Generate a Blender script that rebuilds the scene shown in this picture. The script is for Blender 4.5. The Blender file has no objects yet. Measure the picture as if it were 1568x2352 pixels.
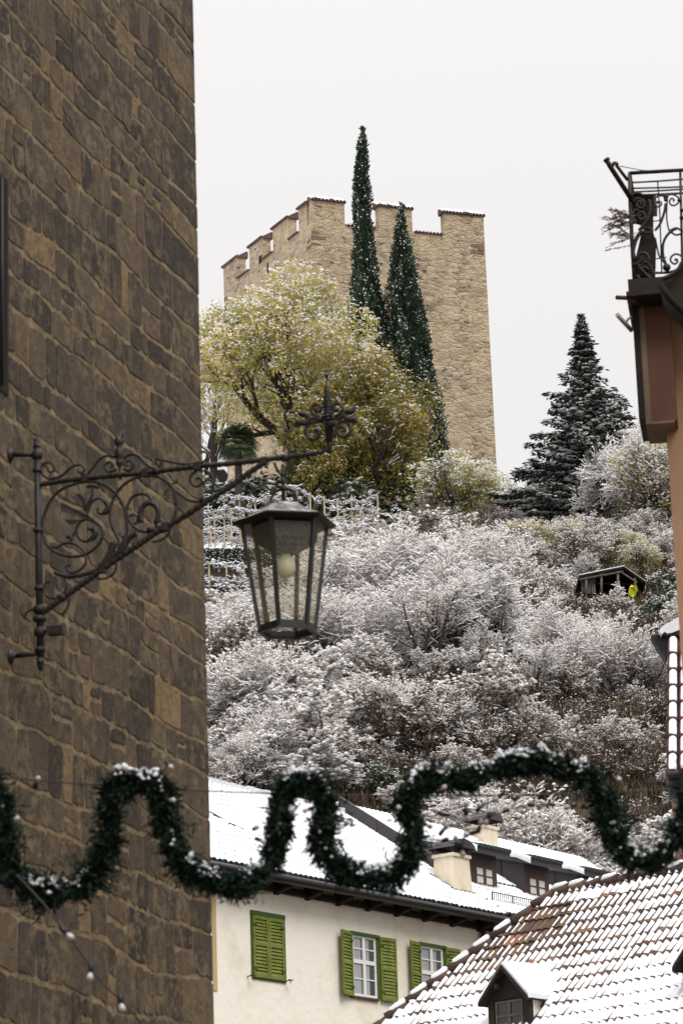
import bpy, math, random
import numpy as np
from mathutils import Vector, Matrix, noise as mnoise
sc = bpy.context.scene
COL = sc.collection
# ------------------------------------------------------------------ camera
F = 7000.0; PITCH = math.radians(16.5); ROLL = 0.034
CAM = np.array([0.0, 0.0, 1.7])
_f = np.array([0, math.cos(PITCH), math.sin(PITCH)])
_u0 = np.array([0, -math.sin(PITCH), math.cos(PITCH)]); _r0 = np.array([1.0, 0, 0])
_u = _u0*math.cos(ROLL) + _r0*math.sin(ROLL)
_r = _r0*math.cos(ROLL) - _u0*math.sin(ROLL)
cd = bpy.data.cameras.new('camera'); cam = bpy.data.objects.new('camera', cd); COL.objects.link(cam)
cam.matrix_world = Matrix(((_r[0], _u[0], -_f[0], CAM[0]), (_r[1], _u[1], -_f[1], CAM[1]), (_r[2], _u[2], -_f[2], CAM[2]), (0, 0, 0, 1)))
cd.sensor_fit = 'VERTICAL'; cd.sensor_height = 36; cd.lens = F/2352*36
cd.clip_start = 0.1; cd.clip_end = 6000
cd.dof.use_dof = True; cd.dof.focus_distance = 140; cd.dof.aperture_fstop = 7.5
sc.camera = cam
# ------------------------------------------------------------------ light: an overcast winter sky
w = bpy.data.worlds.new('World'); sc.world = w; w.use_nodes = True
nt = w.node_tree; bg = nt.nodes['Background']
sky = nt.nodes.new('ShaderNodeTexSky'); sky.sky_type = 'NISHITA'; sky.sun_disc = False
SUN_EL = math.radians(48); SUN_AZ = math.radians(150)      # azimuth clockwise from +Y
sky.sun_elevation = SUN_EL; sky.sun_rotation = SUN_AZ; sky.dust_density = 4
hs = nt.nodes.new('ShaderNodeHueSaturation'); hs.inputs['Saturation'].default_value = 0.12; hs.inputs['Value'].default_value = 0.1
nt.links.new(sky.outputs[0], hs.inputs['Color'])
mx = nt.nodes.new('ShaderNodeMix'); mx.data_type = 'RGBA'; mx.inputs['Factor'].default_value = 0.93
nt.links.new(hs.outputs[0], mx.inputs['A']); mx.inputs['B'].default_value = (1.0, 0.985, 0.98, 1)
tcw = nt.nodes.new('ShaderNodeTexCoord'); sxyz = nt.nodes.new('ShaderNodeSeparateXYZ'); nt.links.new(tcw.outputs['Generated'], sxyz.inputs[0])
mxx = nt.nodes.new('ShaderNodeMath'); mxx.operation = 'MAXIMUM'; mxx.inputs[1].default_value = 0; nt.links.new(sxyz.outputs['Z'], mxx.inputs[0])
pw = nt.nodes.new('ShaderNodeMath'); pw.operation = 'POWER'; pw.inputs[1].default_value = 5; nt.links.new(mxx.outputs[0], pw.inputs[0])
st_ = nt.nodes.new('ShaderNodeMath'); st_.operation = 'MULTIPLY_ADD'; st_.inputs[1].default_value = 4.2; st_.inputs[2].default_value = 0.782; nt.links.new(pw.outputs[0], st_.inputs[0])   # overcast: the zenith is about twice as bright as the horizon
nt.links.new(st_.outputs[0], bg.inputs['Strength']); nt.links.new(mx.outputs['Result'], bg.inputs['Color'])
sd = bpy.data.lights.new('sun', 'SUN'); sd.energy = 1.4; sd.angle = math.radians(25); sd.color = (1, 0.97, 0.92)
so = bpy.data.objects.new('sun', sd); COL.objects.link(so)
sdir = Vector((math.sin(SUN_AZ)*math.cos(SUN_EL), math.cos(SUN_AZ)*math.cos(SUN_EL), math.sin(SUN_EL)))
so.rotation_euler = sdir.to_track_quat('Z', 'Y').to_euler(); so.location = (20, -20, 60)
sc.view_settings.view_transform = 'Standard'; sc.view_settings.look = 'None'
sc.view_settings.exposure = 0.22; sc.view_settings.gamma = 1
sc.cycles.use_denoising = True
sc.cycles.max_bounces = 6; sc.cycles.diffuse_bounces = 3; sc.cycles.transparent_max_bounces = 12
# ------------------------------------------------------------------ rays: photo position (1568x2352) -> world
def ray(px, py):
    d = _f*F + _r*(px-784) - _u*(py-1176)
    return d/d[1]                                # unit step in Y
def at(px, py, Y): return CAM + ray(px, py)*Y
def on_plane(px, py, p0, n):
    d = ray(px, py); t = np.dot(np.array(p0)-CAM, n)/np.dot(d, n); return CAM + d*t
PR = [(-400, 0), (79, 0), (82, 9), (90, 19), (180, 55.0), (190, 56.5), (215, 55), (300, 30), (500, 10), (5000, 0)]
def nz(x, y, s=0): return mnoise.noise(Vector((x, y, s)))
def H(X, Y):
    z = np.interp(Y, [p[0] for p in PR], [p[1] for p in PR])
    if Y > 82:
        k = min(1, (Y-82)/10)
        z += k*(0.5*nz(X*.12, Y*.12) + 0.25*nz(X*.4, Y*.4, 3))
        m = max(0, min(1, (X-9)/9)); m = m*m*(3-2*m)
        q = max(0, min(1, (Y-120)/40)); z += 2.2*m*q
    return float(z)
def PT(px, py, y0=70, y1=260):
    d = ray(px, py); Y = y0
    while Y < y1:
        p = CAM + d*Y
        if p[2] < H(p[0], Y): return p
        Y += 0.25
    p = CAM + d*170; p[2] = H(p[0], 170); return p
# ------------------------------------------------------------------ materials
def mat(name, col, rough=0.8, var=None, scale=5, bump=0.0, bscale=None, metal=0.0, stretch=(1, 1, 1), detail=6, lo=0.35, hi=0.65, spec=0.3):
    m = bpy.data.materials.new(name); m.use_nodes = True; t = m.node_tree; b = t.nodes['Principled BSDF']
    b.inputs['Roughness'].default_value = rough; b.inputs['Metallic'].default_value = metal
    b.inputs['Specular IOR Level'].default_value = spec
    b.inputs['Base Color'].default_value = (*col, 1)
    if var or bump:
        tc = t.nodes.new('ShaderNodeTexCoord'); mp = t.nodes.new('ShaderNodeMapping'); mp.inputs['Scale'].default_value = stretch
        t.links.new(tc.outputs['Object'], mp.inputs[0])
        n = t.nodes.new('ShaderNodeTexNoise'); n.inputs['Scale'].default_value = scale; n.inputs['Detail'].default_value = detail; n.inputs['Roughness'].default_value = .65
        t.links.new(mp.outputs[0], n.inputs['Vector'])
        if var:
            r = t.nodes.new('ShaderNodeValToRGB'); r.color_ramp.elements[0].position = lo; r.color_ramp.elements[1].position = hi
            r.color_ramp.elements[0].color = (*var, 1); r.color_ramp.elements[1].color = (*col, 1)
            t.links.new(n.outputs[0], r.inputs[0]); t.links.new(r.outputs[0], b.inputs['Base Color'])
        if bump:
            n2 = t.nodes.new('ShaderNodeTexNoise'); n2.inputs['Scale'].default_value = bscale or scale*3; n2.inputs['Detail'].default_value = 5
            t.links.new(mp.outputs[0], n2.inputs['Vector'])
            bp = t.nodes.new('ShaderNodeBump'); bp.inputs['Strength'].default_value = 1; bp.inputs['Distance'].default_value = bump
            t.links.new(n2.outputs[0], bp.inputs['Height']); t.links.new(bp.outputs[0], b.inputs['Normal'])
    return m
def attr_mat(name, stops, rough=0.75, transl=0.0, noise_amt=0.0, nscale=6, bump=0.0, spec=0.25):
    """colour from the per-face value v through a ramp; optional translucency for leaves"""
    m = bpy.data.materials.new(name); m.use_nodes = True; t = m.node_tree; b = t.nodes['Principled BSDF']; o = t.nodes['Material Output']
    a = t.nodes.new('ShaderNodeAttribute'); a.attribute_name = 'v'
    r = t.nodes.new('ShaderNodeValToRGB'); cr = r.color_ramp
    while len(cr.elements) < len(stops): cr.elements.new(.5)
    for e, (p, c) in zip(cr.elements, stops): e.position = p; e.color = (*c, 1)
    src = a.outputs['Fac']
    if noise_amt:
        tc = t.nodes.new('ShaderNodeTexCoord'); n = t.nodes.new('ShaderNodeTexNoise'); n.inputs['Scale'].default_value = nscale; n.inputs['Detail'].default_value = 8; n.inputs['Roughness'].default_value = .7
        t.links.new(tc.outputs['Object'], n.inputs['Vector'])
        s = t.nodes.new('ShaderNodeMath'); s.operation = 'SUBTRACT'; s.inputs[1].default_value = .5; t.links.new(n.outputs[0], s.inputs[0])
        ma = t.nodes.new('ShaderNodeMath'); ma.operation = 'MULTIPLY_ADD'; ma.inputs[1].default_value = noise_amt
        t.links.new(s.outputs[0], ma.inputs[0]); t.links.new(a.outputs['Fac'], ma.inputs[2]); src = ma.outputs[0]
        if bump:
            bp = t.nodes.new('ShaderNodeBump'); bp.inputs['Distance'].default_value = bump; t.links.new(n.outputs[0], bp.inputs['Height']); t.links.new(bp.outputs[0], b.inputs['Normal'])
    t.links.new(src, r.inputs[0]); t.links.new(r.outputs[0], b.inputs['Base Color'])
    b.inputs['Roughness'].default_value = rough; b.inputs['Specular IOR Level'].default_value = spec
    if transl:
        tr = t.nodes.new('ShaderNodeBsdfTranslucent'); ms = t.nodes.new('ShaderNodeMixShader'); ms.inputs[0].default_value = transl
        t.links.new(r.outputs[0], tr.inputs[0]); t.links.new(b.outputs[0], ms.inputs[1]); t.links.new(tr.outputs[0], ms.inputs[2]); t.links.new(ms.outputs[0], o.inputs[0])
    return m
M = {}
M['snow'] = mat('snow', (0.7, 0.7, 0.72), 0.6, var=(0.6, 0.61, 0.65), scale=3, bump=0.01, bscale=25)
M['tsnow'] = attr_mat('loose snow on twigs', [(0, (.96, .945, .94)), (1, (.96, .945, .94))], rough=.7, transl=.5)
M['iron'] = mat('wrought iron', (0.014, 0.012, 0.012), 0.55, var=(0.03, 0.024, 0.021), scale=18, metal=0, bump=.002, bscale=90)
M['bark'] = mat('bark', (0.05, 0.038, 0.03), 0.9, var=(0.025, 0.02, 0.018), scale=9)
M['twig'] = attr_mat('twig', [(0, (0.05, 0.034, 0.026)), (.5, (0.13, 0.09, 0.068)), (1, (0.32, 0.225, 0.175))])
M['frost'] = attr_mat('snow dusted twig', [(0, (0.11, 0.08, 0.065)), (.4, (0.3, 0.235, 0.2)), (1, (0.66, 0.59, 0.56))])
M['grass'] = attr_mat('dry grass', [(0, (0.03, 0.02, 0.012)), (.7, (0.08, 0.055, 0.028)), (1, (0.2, 0.15, 0.05))])
M['deadleaf'] = attr_mat('dead leaf', [(0, (0.09, 0.055, 0.035)), (.6, (0.18, 0.125, 0.075)), (1, (0.32, 0.25, 0.11))], transl=.3)
M['yleaf'] = attr_mat('yellow green leaf', [(0, (0.2, 0.195, 0.045)), (.5, (0.46, 0.4, 0.105)), (1, (0.66, 0.54, 0.22))], transl=.5)
M['oleaf'] = attr_mat('ochre leaf', [(0, (0.075, 0.078, 0.02)), (.45, (0.25, 0.215, 0.05)), (1, (0.46, 0.34, 0.085))], transl=.35)
M['gleaf'] = attr_mat('dark green leaf', [(0, (0.015, 0.028, 0.014)), (.6, (0.035, 0.055, 0.024)), (1, (0.09, 0.11, 0.045))], transl=.1)
M['cyp'] = attr_mat('cypress spray', [(0, (0.010, 0.022, 0.014)), (.7, (0.03, 0.05, 0.026)), (1, (0.07, 0.09, 0.05))])
M['spruce'] = attr_mat('spruce needles', [(0, (0.010, 0.02, 0.018)), (.7, (0.025, 0.04, 0.032)), (1, (0.06, 0.075, 0.06))])
M['garl'] = attr_mat('garland needles', [(0, (0.003, 0.009, 0.005)), (.7, (0.01, 0.028, 0.014)), (1, (0.03, 0.06, 0.03))])
M['slate'] = mat('dark cladding', (0.042, 0.036, 0.038), 0.5, var=(0.052, 0.046, 0.046), scale=2, bump=.002)
M['gutter'] = mat('dark gutter metal', (0.035, 0.035, 0.038), 0.4, metal=.4)
M['beam'] = mat('dark timber', (0.03, 0.02, 0.015), 0.8, var=(0.015, 0.011, 0.009), scale=4, stretch=(1, 1, 8))
M['plaster'] = mat('cream plaster', (0.88, 0.825, 0.73), 0.9, var=(0.74, 0.65, 0.52), scale=0.9, lo=.3, hi=.5, bump=.012, bscale=6, detail=12)
M['plaster2'] = mat('grey cream plaster', (0.62, 0.54, 0.46), 0.9, var=(0.4, 0.3, 0.22), scale=1.2, bump=.01)
M['chim'] = mat('chimney plaster', (0.7, 0.62, 0.48), 0.9, var=(0.45, 0.33, 0.2), scale=1.6, lo=.25, hi=.5, stretch=(1, 1, .4), bump=.008)
M['ochre'] = mat('ochre paint', (0.5, 0.38, 0.2), 0.9)
M['green'] = mat('green shutter paint', (0.2, 0.23, 0.04), 0.6, var=(0.12, 0.145, 0.028), scale=5, bump=.003)
M['greend'] = mat('dark green paint', (0.045, 0.1, 0.02), 0.6)
M['white'] = mat('white window paint', (0.78, 0.77, 0.75), 0.5)
M['brownwin'] = mat('brown window timber', (0.11, 0.05, 0.028), 0.6, var=(0.06, 0.03, 0.02), scale=6)
M['curtain'] = mat('net curtain', (0.42, 0.43, 0.45), 0.9, var=(0.3, 0.31, 0.33), scale=3, stretch=(9, 9, .3))
M['whitecurtain'] = mat('white curtain', (0.62, 0.66, 0.66), 0.9, var=(0.52, 0.56, 0.56), scale=2)
M['darkpane'] = mat('dark pane', (0.03, 0.032, 0.035), 0.08, spec=.5)
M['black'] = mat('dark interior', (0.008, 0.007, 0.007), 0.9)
M['tile'] = attr_mat('clay roof tile', [(0, (0.035, 0.025, 0.022)), (.5, (0.085, 0.048, 0.036)), (.8, (0.13, 0.09, 0.045)), (1, (0.2, 0.09, 0.06))], noise_amt=.6, nscale=9, rough=.85)
M['tiled'] = mat('dark roof tile', (0.035, 0.042, 0.05), 0.7, var=(0.06, 0.06, 0.06), scale=4)
M['redtile'] = mat('old red tile', (0.15, 0.06, 0.05), 0.85, var=(0.06, 0.035, 0.035), scale=3)
M['quoin'] = mat('brown red quoin stone', (0.22, 0.14, 0.1), 0.9, var=(0.12, 0.07, 0.05), scale=3)
M['castletile'] = mat('weathered ridge tile', (0.13, 0.065, 0.06), 0.85, var=(0.07, 0.045, 0.045), scale=1)
M['terracotta'] = mat('salmon wall paint', (0.42, 0.26, 0.16), 0.9, var=(0.36, 0.21, 0.13), scale=1.5, bump=.003, bscale=60)
M['brownpaint'] = mat('brown wall paint', (0.17, 0.085, 0.055), 0.85, var=(0.14, 0.07, 0.05), scale=2)
M['tan'] = mat('tan stone frame', (0.25, 0.18, 0.12), 0.85, var=(0.2, 0.14, 0.1), scale=3)
M['maroon'] = mat('maroon planter', (0.09, 0.03, 0.03), 0.7)
M['post'] = mat('larch post', (0.34, 0.28, 0.17), 0.85, var=(0.22, 0.17, 0.11), scale=3)
M['greywood'] = mat('grey wood', (0.15, 0.13, 0.11), 0.85, var=(0.08, 0.07, 0.06), scale=5)
M['yellow'] = mat('yellow plastic sheet', (0.5, 0.5, 0.03), 0.4, bump=.03, bscale=4)
M['purple'] = mat('purple plastic sheet', (0.06, 0.035, 0.1), 0.5, bump=.03, bscale=4)
M['bulb'] = mat('clear bulb glass', (0.38, 0.34, 0.33), 0.12, spec=.6)
M['milk'] = mat('milk glass bulb', (0.85, 0.8, 0.6), 0.35, spec=.5)
M['socket'] = mat('black socket', (0.012, 0.013, 0.015), 0.5)
M['cable'] = mat('black cable', (0.02, 0.02, 0.018), 0.6)
M['zinc'] = mat('weathered lantern zinc', (0.4, 0.39, 0.37), 0.55, var=(0.08, 0.075, 0.07), scale=9, metal=.3, lo=.4, hi=.55)
M['lead'] = mat('lantern frame', (0.035, 0.035, 0.037), 0.45, metal=.4, bump=.001, bscale=60)
def ground_mat():
    m = bpy.data.materials.new('snowy slope'); m.use_nodes = True; t = m.node_tree; b = t.nodes['Principled BSDF']; b.inputs['Roughness'].default_value = .9
    tc = t.nodes.new('ShaderNodeTexCoord')
    n = t.nodes.new('ShaderNodeTexNoise'); n.inputs['Scale'].default_value = 2.2; n.inputs['Detail'].default_value = 12; n.inputs['Roughness'].default_value = .75
    n2 = t.nodes.new('ShaderNodeTexNoise'); n2.inputs['Scale'].default_value = 9; n2.inputs['Detail'].default_value = 8
    a = t.nodes.new('ShaderNodeAttribute'); a.attribute_name = 'v'
    for q in (n, n2): t.links.new(tc.outputs['Object'], q.inputs['Vector'])
    s = t.nodes.new('ShaderNodeMath'); s.operation = 'ADD'; t.links.new(n.outputs[0], s.inputs[0]); t.links.new(a.outputs['Fac'], s.inputs[1])
    r = t.nodes.new('ShaderNodeValToRGB'); r.color_ramp.elements[0].position = .62; r.color_ramp.elements[1].position = .72
    t.links.new(s.outputs[0], r.inputs[0])
    r2 = t.nodes.new('ShaderNodeValToRGB'); r2.color_ramp.elements[0].color = (0.02, 0.014, 0.01, 1); r2.color_ramp.elements[1].color = (0.1, 0.07, 0.035, 1); r2.color_ramp.elements[0].position = .3; r2.color_ramp.elements[1].position = .7
    t.links.new(n2.outputs[0], r2.inputs[0])
    mx = t.nodes.new('ShaderNodeMix'); mx.data_type = 'RGBA'; mx.inputs['B'].default_value = (.88, .88, .9, 1)
    t.links.new(r.outputs[0], mx.inputs['Factor']); t.links.new(r2.outputs[0], mx.inputs['A']); t.links.new(mx.outputs['Result'], b.inputs['Base Color'])
    bp = t.nodes.new('ShaderNodeBump'); bp.inputs['Distance'].default_value = .15; t.links.new(n2.outputs[0], bp.inputs['Height']); t.links.new(bp.outputs[0], b.inputs['Normal'])
    return m
M['ground'] = ground_mat()
def castle_mat():
    m = bpy.data.materials.new('rubble castle masonry'); m.use_nodes = True; t = m.node_tree; b = t.nodes['Principled BSDF']; b.inputs['Roughness'].default_value = .95
    L = t.links.new; N = t.nodes.new
    tc = N('ShaderNodeTexCoord'); mp = N('ShaderNodeMapping'); mp.inputs['Scale'].default_value = (1, 1, 2.1)
    wn = N('ShaderNodeTexNoise'); wn.inputs['Scale'].default_value = 1.2; wn.inputs['Detail'].default_value = 4
    L(tc.outputs['Object'], wn.inputs['Vector'])
    vm = N('ShaderNodeVectorMath'); vm.operation = 'MULTIPLY_ADD'; vm.inputs[1].default_value = (.5, .5, .5); L(wn.outputs['Color'], vm.inputs[0]); L(tc.outputs['Object'], vm.inputs[2])
    L(vm.outputs[0], mp.inputs[0])
    v = N('ShaderNodeTexVoronoi'); v.feature = 'DISTANCE_TO_EDGE'; v.inputs['Scale'].default_value = 1.7; L(mp.outputs[0], v.inputs['Vector'])
    vc = N('ShaderNodeTexVoronoi'); vc.inputs['Scale'].default_value = 1.7; L(mp.outputs[0], vc.inputs['Vector'])
    def noise(s, d=8, st=(1, 1, 1), rg=.7):
        mm = N('ShaderNodeMapping'); mm.inputs['Scale'].default_value = st; L(tc.outputs['Object'], mm.inputs[0])
        n = N('ShaderNodeTexNoise'); n.inputs['Scale'].default_value = s; n.inputs['Detail'].default_value = d; n.inputs['Roughness'].default_value = rg; L(mm.outputs[0], n.inputs['Vector']); return n.outputs[0]
    def ramp(src, a, b_, ca, cb):
        r = N('ShaderNodeValToRGB'); r.color_ramp.elements[0].position = a; r.color_ramp.elements[1].position = b_; r.color_ramp.elements[0].color = (*ca, 1); r.color_ramp.elements[1].color = (*cb, 1); L(src, r.inputs[0]); return r.outputs[0]
    def mix(f, a, b_, mode='MIX'):
        x = N('ShaderNodeMix'); x.data_type = 'RGBA'; x.blend_type = mode
        if isinstance(f, float): x.inputs['Factor'].default_value = f
        else: L(f, x.inputs['Factor'])
        for s, i in ((a, 'A'), (b_, 'B')):
            if isinstance(s, tuple): x.inputs[i].default_value = (*s, 1)
            else: L(s, x.inputs[i])
        return x.outputs['Result']
    W, K = (1, 1, 1), (0, 0, 0)
    base = ramp(noise(1.1, 10), .35, .65, (.41, .31, .195), (.61, .5, .34))
    stones = ramp(vc.outputs['Color'], .1, .75, (.12, .08, .055), (.56, .475, .36))
    show = ramp(noise(.25, 5), .4, .58, K, W)             # where the render has fallen off
    c = mix(show, base, mix(.62, base, stones))
    edge = ramp(v.outputs['Distance'], .0, .06, W, K)
    edgeshow = mix(1.0, edge, ramp(noise(.5, 6), .45, .6, K, W), 'MULTIPLY')
    c = mix(mix(1.0, edgeshow, (.62, .62, .62), 'MULTIPLY'), c, (.17, .115, .06))
    spots = ramp(noise(1.9, 5, (1, 1, 2.3)), .565, .62, K, W)   # holes and dark stones
    spots = mix(1.0, spots, ramp(noise(.5, 4), .38, .52, K, W), 'MULTIPLY')
    c = mix(mix(1.0, spots, (.95, .95, .95), 'MULTIPLY'), c, (.11, .068, .04))
    stain = ramp(noise(.45, 8, (1, 1, .35)), .56, .72, K, W)
    c = mix(mix(1.0, stain, (.55, .55, .55), 'MULTIPLY'), c, (.2, .15, .1))
    L(c, b.inputs['Base Color'])
    ad = N('ShaderNodeMath'); ad.operation = 'MINIMUM'; ad.inputs[1].default_value = .12; L(v.outputs['Distance'], ad.inputs[0])
    ms = N('ShaderNodeMath'); ms.operation = 'MULTIPLY_ADD'; ms.inputs[1].default_value = .7; L(ad.outputs[0], ms.inputs[0])
    nn = noise(3.5, 9, (1, 1, 1.6)); ml = N('ShaderNodeMath'); ml.operation = 'MULTIPLY'; ml.inputs[1].default_value = .4; L(nn, ml.inputs[0]); L(ml.outputs[0], ms.inputs[2])
    bp = N('ShaderNodeBump'); bp.inputs['Distance'].default_value = .6; L(ms.outputs[0], bp.inputs['Height']); L(bp.outputs[0], b.inputs['Normal'])
    return m
M['castle'] = castle_mat()
def stone_mat():
    m = attr_mat('dark rubble stone', [(0, (0.032, 0.025, 0.02)), (.35, (0.058, 0.044, 0.032)), (.7, (0.092, 0.067, 0.043)), (.9, (0.125, 0.088, 0.05)), (1, (0.2, 0.135, 0.068))], rough=.9, noise_amt=1.3, nscale=14, bump=.02)
    nt_ = m.node_tree; N = nt_.nodes.new; L = nt_.links.new; b = nt_.nodes['Principled BSDF']; src = b.inputs['Base Color'].links[0].from_socket
    tc = N('ShaderNodeTexCoord')
    def nr(sc_, a, c, d=8):
        n = N('ShaderNodeTexNoise'); n.inputs['Scale'].default_value = sc_; n.inputs['Detail'].default_value = d; n.inputs['Roughness'].default_value = .72; L(tc.outputs['Object'], n.inputs['Vector'])
        r = N('ShaderNodeValToRGB'); r.color_ramp.elements[0].position = a; r.color_ramp.elements[1].position = c; L(n.outputs[0], r.inputs[0]); return r.outputs[0]
    big = nr(1.3, .42, .55); fine = nr(9, .48, .56); pit = nr(24, .57, .66)
    mu = N('ShaderNodeMath'); mu.operation = 'MULTIPLY'; L(big, mu.inputs[0]); L(fine, mu.inputs[1])
    x = N('ShaderNodeMix'); x.data_type = 'RGBA'; L(mu.outputs[0], x.inputs['Factor']); L(src, x.inputs['A']); x.inputs['B'].default_value = (.145, .107, .062, 1)
    y = N('ShaderNodeMix'); y.data_type = 'RGBA'; L(pit, y.inputs['Factor']); L(x.outputs['Result'], y.inputs['A']); y.inputs['B'].default_value = (.022, .018, .016, 1)
    L(y.outputs['Result'], b.inputs['Base Color'])
    return m
M['stone'] = stone_mat()
M['mortar'] = mat('ochre lime mortar', (0.215, 0.157, 0.09), 0.95, var=(0.105, 0.077, 0.046), scale=5, bump=.02, bscale=14, lo=.35, hi=.62)
def glass_mat():
    m = bpy.data.materials.new('hammered lantern glass'); m.use_nodes = True; t = m.node_tree; b = t.nodes['Principled BSDF']; o = t.nodes['Material Output']; L = t.links.new
    b.inputs['Base Color'].default_value = (.6, .56, .44, 1); b.inputs['Roughness'].default_value = .15
    tc = t.nodes.new('ShaderNodeTexCoord'); n = t.nodes.new('ShaderNodeTexVoronoi'); n.inputs['Scale'].default_value = 70
    L(tc.outputs['Object'], n.inputs['Vector']); bp = t.nodes.new('ShaderNodeBump'); bp.inputs['Distance'].default_value = .006; L(n.outputs['Distance'], bp.inputs['Height']); L(bp.outputs[0], b.inputs['Normal'])
    tr = t.nodes.new('ShaderNodeBsdfTransparent'); tr.inputs[0].default_value = (.93, .92, .86, 1)
    tl = t.nodes.new('ShaderNodeBsdfTranslucent'); tl.inputs[0].default_value = (.55, .5, .38, 1)
    m1 = t.nodes.new('ShaderNodeMixShader'); m1.inputs[0].default_value = .4; L(b.outputs[0], m1.inputs[1]); L(tl.outputs[0], m1.inputs[2])
    r = t.nodes.new('ShaderNodeValToRGB'); r.color_ramp.elements[0].color = (.06, .06, .06, 1); r.color_ramp.elements[1].color = (.24, .24, .24, 1); r.color_ramp.elements[1].position = .8
    L(n.outputs['Distance'], r.inputs[0])
    m2 = t.nodes.new('ShaderNodeMixShader'); L(r.outputs[0], m2.inputs[0]); L(tr.outputs[0], m2.inputs[1]); L(m1.outputs[0], m2.inputs[2]); L(m2.outputs[0], o.inputs[0])
    return m
M['glass'] = glass_mat()
# ------------------------------------------------------------------ object helpers
def tag(o, label=None, cat=None, group=None, kind=None):
    if label: o['label'] = label
    if cat: o['category'] = cat
    if group: o['group'] = group
    if kind: o['kind'] = kind
    return o
def thing(name, label, cat, loc, group=None):
    o = bpy.data.objects.new(name, None); COL.objects.link(o); o.location = Vector(tuple(float(q) for q in loc)); o.empty_display_size = .2
    return tag(o, label, cat, group)
def raw(name, V, faces, m, parent=None, v=None, smooth=False):
    """faces: list of int arrays (n,k). V world coordinates (local to parent's location if given)"""
    V = np.asarray(V, dtype=np.float32).reshape(-1, 3)
    if parent is not None and parent.get('_abs', True):
        loc = np.array(parent_world(parent)); V = V - loc.astype(np.float32)
    me = bpy.data.meshes.new(name); me.vertices.add(len(V)); me.vertices.foreach_set('co', V.ravel())
    tot = sum(f.size for f in faces); nf = sum(len(f) for f in faces)
    me.loops.add(tot); me.polygons.add(nf)
    me.loops.foreach_set('vertex_index', np.concatenate([f.ravel() for f in faces]).astype(np.int32))
    sizes = np.concatenate([np.full(len(f), f.shape[1]) for f in faces]); st = np.concatenate([[0], np.cumsum(sizes)[:-1]])
    me.polygons.foreach_set('loop_start', st.astype(np.int32)); me.polygons.foreach_set('loop_total', sizes.astype(np.int32))
    sm = np.full(nf, smooth, dtype=bool) if isinstance(smooth, bool) else np.asarray(smooth, dtype=bool)
    me.polygons.foreach_set('use_smooth', sm)
    if v is not None:
        a = me.attributes.new('v', 'FLOAT', 'FACE'); a.data.foreach_set('value', np.asarray(v, dtype=np.float32))
    me.update(calc_edges=True); me.validate(); me.materials.append(m)
    o = bpy.data.objects.new(name, me); COL.objects.link(o)
    if parent is not None: o.parent = parent
    return o
def parent_world(p):
    x = Vector((0, 0, 0))
    while p is not None: x += p.location; p = p.parent
    return x
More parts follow.
